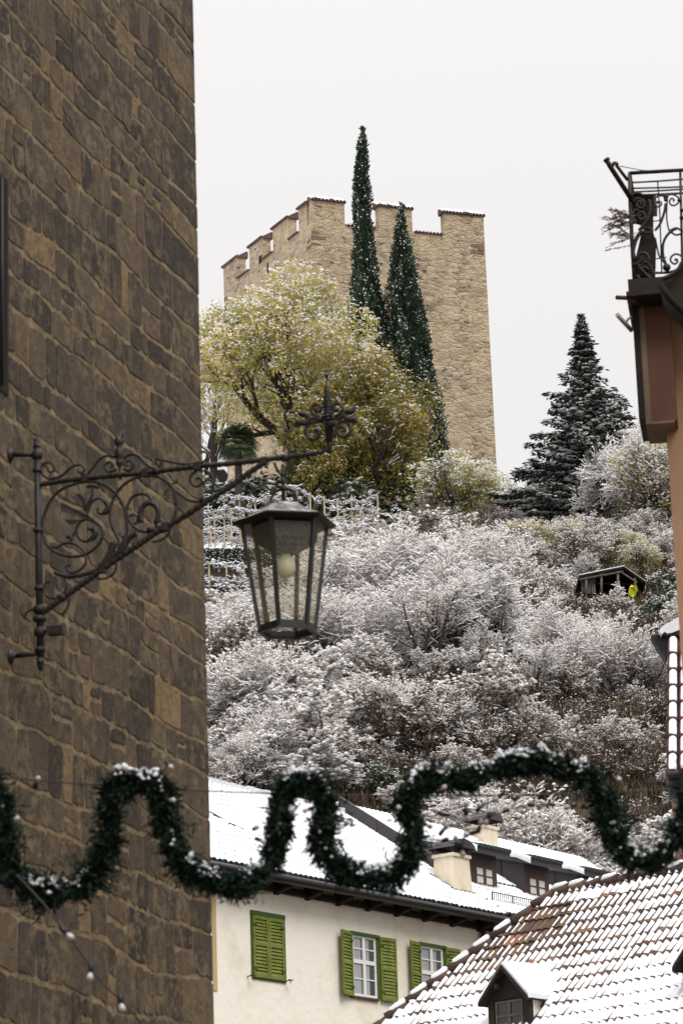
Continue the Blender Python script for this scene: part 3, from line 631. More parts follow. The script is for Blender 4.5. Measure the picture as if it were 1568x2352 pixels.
# ================================================================== NEIGHBOUR HOUSE with clad attic
US = 1.55
nh = thing('attic_house', 'house with a dark clad attic and brown dormer windows behind the green shuttered house', 'house', HF.p(6, 2, 0))
NZ = .1; NP = .38; NL = .04; NA = 10.5
NF = HF
def f(mb):
    prof = [(WU, 0), (WU, zroof(WU)-.1), (ur, zr+NZ-.2), (2*ur, zroof(0)-.1), (2*ur, 0)]
    mb.prism([HF.p(.02, u, z) for u, z in prof], HF.a*NA)
part('wall', M['plaster2'], nh, f)
def f(mb):
    dz = ur*tanp
    mb.hexa([HF.p(.03, 0, ze-.25), HF.p(NA, 0, ze-.25), HF.p(NA, ur, ze-.25+dz), HF.p(.03, ur, ze-.25+dz), HF.p(.03, 0, ze+NL-.02), HF.p(NA, 0, ze+NL-.02), HF.p(NA, ur, ze+NL-.02+dz), HF.p(.03, ur, ze+NL-.02+dz)])
    for s0, s1 in ((US, ur), (2*ur, ur)):
        dz = ur*tanp; e = s0*tanp if s0 == US else 0
        mb.hexa([HF.p(.03, s0, ze+NZ-.3+e), HF.p(NA, s0, ze+NZ-.3+e), HF.p(NA, s1, ze+NZ-.3+dz), HF.p(.03, s1, ze+NZ-.3+dz), HF.p(.03, s0, ze+NZ-.02+e), HF.p(NA, s0, ze+NZ-.02+e), HF.p(NA, s1, ze+NZ-.02+dz), HF.p(.03, s1, ze+NZ-.02+dz)])
part('roof_deck', M['beam'], nh, f)
def f(mb):   # seamed step flashing where the higher roof starts
    mb.hexa([HF.p(-.06, US-.15, zroof(US-.15)-.02), HF.p(.028, US-.15, zroof(US-.15)-.02), HF.p(.028, ur+.05, zroof(ur+.05)-.02), HF.p(-.06, ur+.05, zroof(ur+.05)-.02), HF.p(-.06, US-.15, zroof(US-.15)+NP+.03), HF.p(.028, US-.15, zroof(US-.15)+NP+.03), HF.p(.028, ur+.05, zroof(ur+.05)+NP+.03), HF.p(-.06, ur+.05, zroof(ur+.05)+NP+.03)])
    for i in range(6):
        u = .3+i*1.0
        if US < u < ur: HF.box(mb, -.075, -.055, u, u+.03, zroof(u)+.05, zroof(u)+NP)
def f2(mb):
    f(mb); mb.hexa([HF.p(-.05, -.02, ze-.06), HF.p(.028, -.02, ze-.06), HF.p(.028, US, zroof(US)-.06), HF.p(-.05, US, zroof(US)-.06), HF.p(-.05, -.02, ze+.1), HF.p(.028, -.02, ze+.1), HF.p(.028, US, zroof(US)+.1), HF.p(-.05, US, zroof(US)+.1)])
part('step_flashing', M['slate'], nh, f2)
roof_tiles(HF, tanp, .06, NA, 0.0, US+.1, .17, .33, ze+NL+.01, M['tiled'], nh, lambda a, u: 1.05, amp=.05, seed=6)
roof_tiles(HF, tanp, .06, NA, US, ur, .17, .33, ze+NZ, M['tiled'], nh, lambda a, u: 1.05, amp=.05, seed=5)
part('gutter', M['gutter'], nh, gut(HF, .2, NA, ze-.04))
# dormers
dz0 = roof_hit(1141, 2051, NL); print('dormer foot right', dz0)
d1l = roof_hit(1083, 2038, NL); print('dormer foot left', d1l)
uf = (dz0[1]+d1l[1])/2
def pu(px, py): return HF.px_u(px, py, uf)
dl = [pu(1082, 2000)[0], pu(1205, 2030)[0], pu(1328, 2060)[0]]; dwid = pu(1140, 2010)[0]-dl[0]
deave = [pu(1101, 1950)[1], pu(1227, 1984)[1], pu(1349, 2012)[1]]
print('dormers', dl, dwid, deave, uf, zr, ur)
deave = [sum(deave)/3]*3
for i in range(3):
    a0 = dl[i]; a1 = a0+dwid; zf = deave[i]; q = .25
    ub = min(ur+.0, (zf-q*uf-(ze+NZ))/(tanp-q) if tanp > q else ur); print('ub', ub)
    d = bpy.data.objects.new('dormer', None); COL.objects.link(d); d.parent = nh; d.location = Vector(tuple(HF.p(a0, uf, zf-1.3)))-Vector(tuple(parent_world(nh)))
    def f(mb):
        zb = zroof(uf)+NL-.05
        pr = [(uf, zb), (uf, zf), (ub, zf+q*(ub-uf)), (ub, zroof(ub)+NL-.1)]
        mb.prism([HF.p(a0, u, z) for u, z in pr], HF.a*(a1-a0))
    part('cladding', M['slate'], d, f)
    def f(mb):
        for k in range(1, 4):
            u = uf+k*.62
            if u < ub-.1: HF.box(mb, a0-.014, a0+.001, u, u+.025, zroof(u)+NL, zf+q*(u-uf)-.02)
    part('seam', M['gutter'], d, f)
    def f(mb):
        mb.hexa([HF.p(a0-.12, uf-.28, zf-.13), HF.p(a1+.16, uf-.28, zf-.13), HF.p(a1+.16, ub+.1, zf+q*(ub-uf)+.0), HF.p(a0-.12, ub+.1, zf+q*(ub-uf)), HF.p(a0-.12, uf-.28, zf+.03), HF.p(a1+.16, uf-.28, zf+.03), HF.p(a1+.16, ub+.1, zf+q*(ub-uf)+.13), HF.p(a0-.12, ub+.1, zf+q*(ub-uf)+.13)])
    rf = part('roof', M['slate'], d, f)
    DF = Fr(HF.p(0, uf-.26, 0), av, uv)
    def f(mb):
        n = int((dwid+.28)/.13)
        for k in range(n):
            a = a0-.1+(dwid+.28)*k/n+.06; mb.tube([HF.p(a, uf-.33, zf+.04), HF.p(a, uf+.1, zf+.14)], .055, 6)
    part('tile_edge', M['tiled'], rf, f)
    def f(mb):
        n = 10; m_ = 7; R = random.Random(i+20)
        V = []
        for r in range(m_):
            for k in range(n*3+1):
                a = a0-.13+(dwid+.3)*k/(n*3); u = uf-.27+(ub-uf+.4)*r/(m_-1)
                e = .06 if r == 0 else .14
                V.append(HF.p(a, u, zf+.02+q*(u-uf)+e+.025*abs(math.sin(math.pi*k/3))+R.random()*.02))
        for k in range(n*3+1): V.append(HF.p(a0-.13+(dwid+.3)*k/(n*3), uf-.27, zf+.03))
        w_ = n*3+1; fs = [(r*w_+k, r*w_+k+1, (r+1)*w_+k+1, (r+1)*w_+k) for r in range(m_-1) for k in range(w_-1)]
        L_ = [V[r*w_] for r in range(m_)]; b = len(V)
        V += [p-np.array([0, 0, .13]) for p in L_]; fs += [(r*w_, (r+1)*w_, b+r+1, b+r) for r in range(m_-1)]
        mb.add(V, fs)
    part('snow_cover', M['snow'], rf, f, True)
    # window
    x0, x1 = a0+.14, a0+.14+.66; zt2 = zf-.24; zb2 = zt2-.78
    if i == 0: x0 = pu(1090, 1990)[0]; x1 = pu(1130, 2000)[0]; zt2 = pu(1090, 1986)[1]; zb2 = pu(1090, 2031)[1]; off = (x0-a0, x1-a0, zf-zt2, zf-zb2); print('win', off)
    else: x0 = a0+off[0]; x1 = a0+off[1]; zt2 = zf-off[2]; zb2 = zf-off[3]
    wd2 = part('window', M['brownwin'], d, lambda mb: [HF.box(mb, *b) for b in ((x0-.03, x0+.03, uf-.03, uf, zb2, zt2), (x1-.03, x1+.03, uf-.03, uf, zb2, zt2), (x0+.03, x1-.03, uf-.03, uf, zt2-.05, zt2), (x0+.03, x1-.03, uf-.03, uf, zb2, zb2+.05), ((x0+x1)/2-.045, (x0+x1)/2+.045, uf-.035, uf, zb2+.05, zt2-.05), (x0+.03, (x0+x1)/2-.045, uf-.025, uf, (zb2+zt2)/2-.014, (zb2+zt2)/2+.014), ((x0+x1)/2+.045, x1-.03, uf-.025, uf, (zb2+zt2)/2-.014, (zb2+zt2)/2+.014))])
    part('curtain', M['whitecurtain'], wd2, lambda mb: HF.box(mb, x0+.02, x1-.02, uf-.012, uf-.002, zb2+.03, zt2-.03))
    part('surround', M['brownwin'], wd2, lambda mb: (HF.box(mb, x0-.1, x0-.03, uf-.014, uf, zb2-.06, zt2+.05), HF.box(mb, x1+.03, x1+.11, uf-.014, uf, zb2-.06, zt2+.05), HF.box(mb, x0-.03, x1+.03, uf-.014, uf, zt2, zt2+.05)))
    part('sill', M['slate'], wd2, lambda mb: HF.box(mb, x0-.08, x1+.08, uf-.07, uf, zb2-.07, zb2-.002))
# chimney 2 behind the dormers
q1, q2 = HF.px_u(1098, 1945, ur-.4); zT = HF.px_u(1098, 1897, ur-.4)[1]
chimney(HF, q1+.28, q1+.86, ur-.4, ur+.05, zr-.6, zT, nh, .0)
# snow guard
def f(mb):
    p0 = roof_hit(1131, 2080, NL); p1 = roof_hit(1275, 2107, NL); u = p0[1]
    a0, a1 = p0[0], p0[0]+3.2; zb = zroof(u)+NL+.1
    for k in (0, .2): mb.tube([HF.p(a0, u, zb+k), HF.p(a1, u, zb+k)], .012, 5)
    n = 40
    for k in range(n+1):
        a = a0+(a1-a0)*k/n; mb.tube([HF.p(a, u, zb-.02), HF.p(a, u, zb+.2)], .007 if k % 10 else .016, 4)
part('snow_guard', M['iron'], nh, f)
# downpipe of the cream house
def f(mb):
    P0 = HF.px_u(1160, 2122, -.06)
    pts = [HF.p(.02, -.06, ze-.1), HF.p(.02, -.06, ze-.42), HF.p(-.02, .02, ze-.55), HF.p(-.3, WU-.12, ze-.75), HF.p(-.42, WU-.1, ze-1.0), HF.p(-.42, WU-.1, 1)]
    mb.tube(cat(pts, 6), .055, 8); mb.tube([HF.p(.02, -.06, ze-.12), HF.p(.02, -.06, ze-.2)], .09, 8)
part('downpipe', M['gutter'], house, f)
# ================================================================== SNOWY HIPPED ROOF (front right)
ra = math.radians(46)
rv = np.array([-math.sin(ra), math.cos(ra), 0]); dv = np.array([-math.cos(ra), -math.sin(ra), 0])   # ridge direction (away left), fall direction
T0 = at(1272, 2056, 50.0)
GF = Fr([T0[0], T0[1], 0], -rv, -dv)         # a: along the ridge to the near right, u: up the slope (away)
TP = 1.0
rh = thing('hipped_roof_house', 'old house at lower right with a steep hipped clay tile roof half covered in snow', 'house', GF.p(4, -3, 0))
tz = T0[2]
def zg(u): return tz+u*TP
RU = -7.5; RA = 9.0
def f(mb):
    # main slope, hip end, back slope above walls
    a, b = -(-RU), RA
    P = [GF.p(-abs(RU), RU, zg(RU)), GF.p(RA, RU, zg(RU)), GF.p(RA, 0, tz), GF.p(0, 0, tz), GF.p(-abs(RU), -RU, zg(RU)), GF.p(RA, -RU, zg(RU))]
    P = [p-np.array([0, 0, .05]) for p in P]
    mb.add(P, [(0, 1, 2, 3), (0, 3, 4), (3, 2, 5, 4), (1, 5, 2), (0, 4, 5, 1)])
part('roof_deck', M['beam'], rh, f)
part('wall', M['plaster2'], rh, lambda mb: GF.box(mb, -abs(RU)+.5, RA-.4, RU+.5, -RU-.5, 0, zg(RU)-.051))
def cov(a, u):
    n_ = nz(a*.55, u*.75, 5)*.5+nz(a*1.8, u*2.2, 9)*.3
    depth = -u                       # metres (horizontal) below the ridge
    patch = max(0, 1-((a-.1)/2.2)**2)*max(0, 1-((depth-.75)/.8)**2)
    c = .58+.17*depth-.5*patch+n_*.65
    if depth < .22: c = max(c, .7+n_)
    return max(0, min(1.06, c))
dorm_a = None
roof_tiles(GF, TP, -abs(RU), RA, RU, 0, .148, .30, tz, M['tile'], rh, cov, amp=.04, clip=lambda a, u: a > u-.02, seed=8)
def hipcaps(p0, p1, n, parent, r=.1):
    T = MB(); S = MB(); P0, P1 = np.array(p0), np.array(p1)
    for i in range(n):
        a = P0+(P1-P0)*i/n; b = P0+(P1-P0)*(i+1.12)/n
        T.tube([a+(0, 0, .055), b+(0, 0, .02)], [r*1.12, r*.9], 10, v=rnd.gauss(.35, .15))
        if rnd.random() < .78:
            c = P0+(P1-P0)*(i+.12)/n; d_ = P0+(P1-P0)*(i+1.0)/n
            S.tube([c+(0, 0, .10), c+(d_-c)*.15+(0, 0, .125), c+(d_-c)*.8+(0, 0, .11), d_+(0, 0, .085)], [r*.4, r*.72, r*.78, r*.5], 8)
    o = T.build('hip_cap', M['tile'], parent); S.build('snow_cover', M['snow'], o, True)
hipcaps(GF.p(-abs(RU), RU, zg(RU)), GF.p(0, 0, tz), 30, rh)
hipcaps(GF.p(RA, 0, tz), GF.p(0, 0, tz), 26, rh)
# gabled roof dormers on it
def gable_dormer(px, py, parent, w=.8, hw=.95, sc_=1.0):
    """front gable apex seen at (px,py)"""
    # choose the position: apex of front face stands hgt above slope where the front face foot is
    # front plane u=ud; apex z; cheek height
    rise = .62*sc_; hg = .42*sc_
    best = None
    for k in range(400):
        u = -k*.02
        q = on_plane(px, py, GF.p(0, u, 0), GF.u)-GF.o; a = float(q@GF.a); z = float(q[2])
        if z-zg(u) >= rise+hg: best = (a, u, z); break
    a, u, z = best; print('roof dormer', a, u, z)
    d = bpy.data.objects.new('dormer', None); COL.objects.link(d); d.parent = parent; d.location = Vector(tuple(GF.p(a, u, zg(u))))-Vector(tuple(parent_world(parent)))
    zb = zg(u)-.05; zev = z-hg; ub_r = (z-tz)/TP; h = w/2
    part('cheek', M['plaster'], d, lambda mb: [mb.prism([GF.p(a+s*h-(.06 if s > 0 else 0), u+.08, zb), GF.p(a+s*h-(.06 if s > 0 else 0), u+.08, zev+.06), GF.p(a+s*h-(.06 if s > 0 else 0), (zev-tz)/TP+.1, zev+.06)], GF.a*.06) for s in (-1, 1)])
    def f(mb):
        GF.box(mb, a-h-.02, a-h+.1, u, u+.1, zb, zev+.02); GF.box(mb, a+h-.1, a+h+.02, u, u+.1, zb, zev+.02)
        mb.prism([GF.p(a-h-.02, u+.01, zev-.1), GF.p(a+h+.02, u+.01, zev-.1), GF.p(a+h+.02, u+.01, zev+.04), GF.p(a, u+.01, z-.08), GF.p(a-h-.02, u+.01, zev+.04)], GF.u*.09)
        GF.box(mb, a-h+.1, a+h-.1, u+.05, u+.09, zb, zev-.1)
        GF.box(mb, a-h*.4, a-h*.28, u-.13, u+.02, zev+.06, zev+.14)
    part('front', M['beam'], d, f)
    def f(mb):
        x0, x1, z0, z1 = a-h+.12, a+h-.12, zb+.1, zev-.12
        for b in ((x0, x0+.035, z0, z1), (x1-.035, x1, z0, z1), (a-.025, a+.025, z0, z1)): GF.box(mb, b[0], b[1], u+.01, u+.045, b[2], b[3])
        for s0, s1 in ((x0+.035, a-.025), (a+.025, x1-.035)):
            for zz in (z0, (z0+z1)/2-.02, z1-.035): GF.box(mb, s0, s1, u+.012, u+.045, zz, zz+.035)
    wv = part('window', M['greywood'], d, f)
    part('pane', M['darkpane'], wv, lambda mb: GF.box(mb, a-h+.13, a+h-.13, u+.03, u+.04, zb+.16, zev-.15))
    ov = .14; hh = h+.1; drop = hg*(hh/h)*1.0
    def f(mb):
        for s in (-1, 1):
            ube = (z-drop-tz)/TP
            A = [GF.p(a, u-ov, z), GF.p(a+s*hh, u-ov, z-drop), GF.p(a+s*hh, ube+.15, z-drop), GF.p(a, ub_r+.2, z)]
            mb.prism(A if s > 0 else A[::-1], np.array([0, 0, -.07]))
    rf = part('roof', M['beam'], d, f)
    def f(mb):
        n, m_ = 12, 8
        for s in (-1, 1):
            ube = (z-drop-tz)/TP; V = []
            for r in range(m_+1):
                for k in range(n+1):
                    t = k/n; q = r/m_; u0_ = u-ov+.03; u1_ = (ub_r+.2)*(1-t)+(ube+.15)*t
                    V.append(GF.p(a+s*hh*t*1.02, u0_+(u1_-u0_)*q, z-drop*t+.03+.04*min(1, min(q, 1-t*.999)*9+.12)+.012*math.sin(k*3.1)+.01*rnd.random()))
            b = len(V)
            for k in range(n+1): V.append(V[k]-np.array([0, 0, .06]))
            e = len(V)
            for r in range(m_+1): V.append(V[r*(n+1)+n]-np.array([0, 0, .07]))
            fs = [(r*(n+1)+k, r*(n+1)+k+1, (r+1)*(n+1)+k+1, (r+1)*(n+1)+k) for r in range(m_) for k in range(n)]+[(k, k+1, b+k+1, b+k) for k in range(n)]+[(r*(n+1)+n, (r+1)*(n+1)+n, e+r+1, e+r) for r in range(m_)]
            mb.add(V, fs)
    part('snow_cover', M['snow'], rf, f)
    part('flashing', M['redtile'], d, lambda mb: [mb.prism([GF.p(a+s*h+(.0 if s > 0 else -.05), u+.05, zb+.06), GF.p(a+s*h+(.0 if s > 0 else -.05), u+.05, zb+.16), GF.p(a+s*h+(.0 if s > 0 else -.05), (zev-tz)/TP+.1, zev+.16), GF.p(a+s*h+(.0 if s > 0 else -.05), (zev-tz)/TP+.1, zev+.06)], GF.a*.05) for s in (-1, 1)])
gable_dormer(1162, 2217, rh)
gable_dormer(1611, 2132, rh)
# ================================================================== VEGETATION
def norm(a): return a/(np.linalg.norm(a, axis=-1, keepdims=True)+1e-9)
class FB:
    """numpy mesh collector: quads and triangles with a value per face"""
    def __init__(s): s.V = []; s.Q = []; s.T = []; s.vq = []; s.vt = []; s.n = 0
    def quads(s, P, v):              # P (n,4,3)
        n = len(P)
        if not n: return
        s.V.append(P.reshape(-1, 3)); s.Q.append(np.arange(n*4).reshape(n, 4)+s.n); s.n += n*4; s.vq.append(np.broadcast_to(v, (n,)).astype(float))
    def mesh(s, V, F, v):
        V = V.reshape(-1, 3); s.V.append(V); F = F+s.n; s.n += len(V)
        if F.shape[1] == 4: s.Q.append(F); s.vq.append(np.broadcast_to(v, (len(F),)).astype(float))
        else: s.T.append(F); s.vt.append(np.broadcast_to(v, (len(F),)).astype(float))
    def build(s, name, m, parent, smooth=True):
        if not s.V: return None
        fs = []; vv = []
        if s.Q: fs.append(np.concatenate(s.Q)); vv.append(np.concatenate(s.vq))
        if s.T: fs.append(np.concatenate(s.T)); vv.append(np.concatenate(s.vt))
        return raw(name, np.concatenate(s.V), fs, m, parent, np.concatenate(vv), smooth)
def prisms(fb, A, B, ra, rb, k, v):
    """k-sided tapered prisms from A to B"""
    n = len(A)
    if not n: return
    d = norm(B-A); up = np.where(np.abs(d[:, 2:3]) > .95, np.array([[1., 0, 0]]), np.array([[0, 0, 1.]]))
    x = norm(np.cross(d, up)); y = np.cross(d, x); ra = np.broadcast_to(ra, (n,)); rb = np.broadcast_to(rb, (n,))
    V = []
    for (C, r) in ((A, ra), (B, rb)):
        for j in range(k):
            th = 2*math.pi*j/k; V.append(C+(x*math.cos(th)+y*math.sin(th))*r[:, None])
    V = np.stack(V, 1); base = (np.arange(n)*2*k)[:, None]
    for j in range(k):
        j2 = (j+1) % k; F_ = base+np.array([[j, j2, k+j2, k+j]])
        if j == 0: fb.mesh(V, F_, v); off = fb.n-len(V.reshape(-1, 3))
        else: fb.Q.append(F_+off); fb.vq.append(np.broadcast_to(v, (n,)).astype(float))
def snow_on(fb, A, B, w, h, R):
    """a little ridge of snow lying on each twig A-B"""
    n = len(A)
    if not n: return
    d = B-A; s = norm(np.stack([-d[:, 1], d[:, 0], np.zeros(n)], 1)+1e-4); w = np.broadcast_to(w, (n,))[:, None]; h = np.broadcast_to(h, (n,))[:, None]; z = np.array([[0, 0, 1.]])
    V = np.stack([A-s*w, A+s*w, A+z*h+d*.08, B-s*w*.7, B+s*w*.7, B+z*h*.8-d*.08], 1); b = (np.arange(n)*6)[:, None]
    fb.mesh(V, b+np.array([[0, 3, 5, 2]]), .5); off = fb.n-n*6
    fb.Q.append(b+np.array([[1, 2, 5, 4]])+off); fb.vq.append(np.full(n, .5))
    fb.Q.append(b+np.array([[0, 1, 4, 3]])+off); fb.vq.append(np.full(n, .5))
    for t in ([0, 2, 1], [3, 4, 5]): fb.T.append(b+np.array([t])+off); fb.vt.append(np.full(n, .5))
def blobs(fb, C, r, R, flat=.6):
    """irregular little lumps of snow"""
    n = len(C)
    if not n: return
    r = np.broadcast_to(r, (n,))[:, None]; q = lambda: R.uniform(.6, 1.3, (n, 1))
    ang = R.uniform(0, 6.28, n); c, s_ = np.cos(ang)[:, None], np.sin(ang)[:, None]; Z = np.zeros((n, 1))
    ex = np.concatenate([c, s_, Z], 1); ey = np.concatenate([-s_, c, Z], 1); ez = np.array([[0, 0, 1.]])
    V = np.stack([C+ex*r*q(), C+ey*r*q(), C-ex*r*q(), C-ey*r*q(), C+ez*r*flat*q(), C-ez*r*flat*.6], 1)
    T_ = np.array([[0, 1, 4], [1, 2, 4], [2, 3, 4], [3, 0, 4], [1, 0, 5], [2, 1, 5], [3, 2, 5], [0, 3, 5]]); b = (np.arange(n)*6)[:, None, None]
    fb.mesh(V, (b+T_[None]).reshape(-1, 3), .5)
def leaves(fb, C, size, R, v, droop=.3, asp=.5, dirs=None):
    n = len(C)
    if not n: return
    d = R.normal(size=(n, 3)) if dirs is None else dirs+R.normal(size=(n, 3))*.35
    d[:, 2] -= droop; d = norm(d); s = norm(np.cross(d, R.normal(size=(n, 3)))); L_ = (np.broadcast_to(size, (n,))*R.uniform(.6, 1.3, n))[:, None]
    a = C; P = np.stack([a, a+d*L_*.5+s*L_*asp*.5, a+d*L_, a+d*L_*.5-s*L_*asp*.5], 1); fb.quads(P, v)
def grow(R, stems, levels, wander=.25, up=.15):
    """stems: list of (p, d, L, r). levels: list of (children per branch, length ratio, spread, segs). Returns per level (A,B,ra,rb)."""
    P = np.array([s[0] for s in stems], float); D = norm(np.array([s[1] for s in stems], float)); L_ = np.array([s[2] for s in stems], float); r = np.array([s[3] for s in stems], float); out = []
    for li, (nc, lr, spr, segs) in enumerate(levels):
        n = len(P); pts = [P]; d = D.copy(); dirs = [d]; radii = [r]
        for k in range(segs):
            d = norm(d+R.normal(size=(n, 3))*wander+np.array([[0, 0, up]])); pts.append(pts[-1]+d*(L_/segs)[:, None]); dirs.append(d); radii.append(r*(1-.75*(k+1)/segs))
        A = np.concatenate(pts[:-1]); B = np.concatenate(pts[1:]); ra = np.concatenate(radii[:-1]); rb = np.concatenate(radii[1:]); out.append((A, B, ra, rb))
        if nc == 0: break
        P_ = np.stack(pts, 1); D_ = np.stack(dirs, 1); R_ = np.stack(radii, 1)
        t = (np.linspace(.25, .98, nc)[None, :]+R.uniform(-.06, .06, (n, nc))).clip(.08, .999)*segs; i0 = np.minimum(t.astype(int), segs-1); f_ = (t-i0)[..., None]; rows = np.arange(n)[:, None]
        cp = P_[rows, i0]*(1-f_)+P_[rows, i0+1]*f_; cdv = D_[rows, np.minimum(i0+1, segs)]; cr = R_[rows, i0]*.62
        side = norm(np.cross(cdv, R.normal(size=cdv.shape))); nd = norm(cdv*math.cos(spr)+side*math.sin(spr))
        nl = (L_[:, None]*lr*(1.15-.55*(t/segs))*R.uniform(.7, 1.25, (n, nc)))
        P = cp.reshape(-1, 3); D = nd.reshape(-1, 3); L_ = nl.reshape(-1); r = np.maximum(cr.reshape(-1), .004)
    return out
def kids(o): return list(o.children)
def clone(o, loc, rot, scl, label=None, group=None):
    c = o.copy(); COL.objects.link(c); c.location = Vector(tuple(float(q) for q in loc)); c.rotation_euler = (0, 0, rot); c.scale = scl
    if label: c['label'] = label
    if group: c['group'] = group
    for k in kids(o):
        d = k.copy(); COL.objects.link(d); d.parent = c
        for g in kids(k): e = g.copy(); COL.objects.link(e); e.parent = d
    return c
USED = {}
def place(proto, pos, rot, scl, label, cat_, group=None):
    """first use moves the prototype itself, later uses copy it"""
    if isinstance(scl, (int, float)): scl = (scl,)*3
    if proto.name not in USED:
        USED[proto.name] = 1; proto.location = Vector(tuple(float(q) for q in pos)); proto.rotation_euler = (0, 0, rot); proto.scale = scl
        o = proto
    else: o = clone(proto, pos, rot, scl)
    if 'group' in o.keys() and not group: del o['group']
    return tag(o, label, cat_, group)
def bare_tree(name, seed, H_=5.0, stems=5, spread=.55, snow=1.0, leaf=0.5, trunk=0.0, dense=1.0, tw=1.0, droop=0.0, blobsz=.05, lm='deadleaf', lr=(.55, .55, .55)):
    R = RS(seed); o = thing(name, 'x', 'shrub', (0, 0, 0)); st = []
    for i in range(stems):
        a = 6.283*i/stems+R.uniform(-.4, .4); s = spread*R.uniform(.3, 1.15); st.append(((math.cos(a)*.1, math.sin(a)*.1, trunk), (math.cos(a)*s, math.sin(a)*s, 1), H_*.62*R.uniform(.8, 1.1), .05*H_/5))
    if trunk: pass
    lv = [(int(7*dense)+1, lr[0], .75, 5), (7, lr[1], .8, 4), (6, lr[2], .8, 3), (0, .5, .9, 2)]
    out = grow(R, st, lv, .22, .12-droop)
    T = FB(); A, B, ra, rb = out[0]; prisms(T, A, B, ra*1.5, rb*1.5, 5, .2)
    if trunk: prisms(T, np.array([[0, 0, -.4]]), np.array([[0, 0, trunk+.1]]), .11*H_/5, .08*H_/5, 7, .2)
    A, B, ra, rb = out[1]; prisms(T, A, B, ra, rb, 4, .35)
    tr = T.build('trunk', M['bark'], o)
    W = FB()
    A, B, ra, rb = out[2]; prisms(W, A, B, np.maximum(ra, .010)*tw, np.maximum(rb, .007)*tw, 3, R.uniform(0, .7, len(A)))
    A3, B3, _, _ = out[3]; d = B3-A3; s = norm(np.cross(d, R.normal(size=d.shape)))*.007*tw
    W.quads(np.stack([A3-s, A3+s, B3+s*.5, B3-s*.5], 1), R.uniform(.2, 1, len(A3))); W.build('twigs', M['frost' if snow > .9 else 'twig'], o)
    S = FB(); ctr = np.array([0, 0, H_*.35]); rmax = np.percentile(np.linalg.norm(B3-ctr, axis=1), 97)
    def outer(P): return .22+.78*np.clip((np.linalg.norm(P-ctr, axis=1)/rmax-.35)/.45, 0, 1)*np.clip((P[:, 2]/H_+.02)/.3, .25, 1)
    for li, (w_, h_, pr) in enumerate(((.065, .065, .92), (.044, .055, .92), (.033, .048, .85), (.024, .04, .95))):
        A, B, ra, rb = out[li]; d = norm(B-A); ok = (R.uniform(size=len(A)) < pr*snow*(1-np.abs(d[:, 2])**3)*(outer(A) if li > 1 else 1))
        rr = np.maximum(ra, .006)[ok]; off = np.zeros((ok.sum(), 3)); off[:, 2] = rr*.6
        snow_on(S, A[ok]+off, B[ok]+off, np.minimum(rr*1.1+w_*.35, w_), h_*R.uniform(.6, 1.3, ok.sum()), R)
    tips = B3; ok = R.uniform(size=len(tips)) < .9*snow*outer(B3); blobs(S, tips[ok]+[0, 0, .01], R.uniform(.4, 1.6, ok.sum())*blobsz*1.12, R)
    S.build('snow_cover', M['tsnow'], o)
    if leaf:
        Lf = FB(); idx = R.uniform(size=len(tips)) < leaf; C = np.repeat(tips[idx], 2, 0)+R.normal(size=(idx.sum()*2, 3))*.04
        leaves(Lf, C, .085, R, R.beta(1.6, 2.2, len(C)), .5); Lf.build('dead_leaves', M[lm], o)
    return o
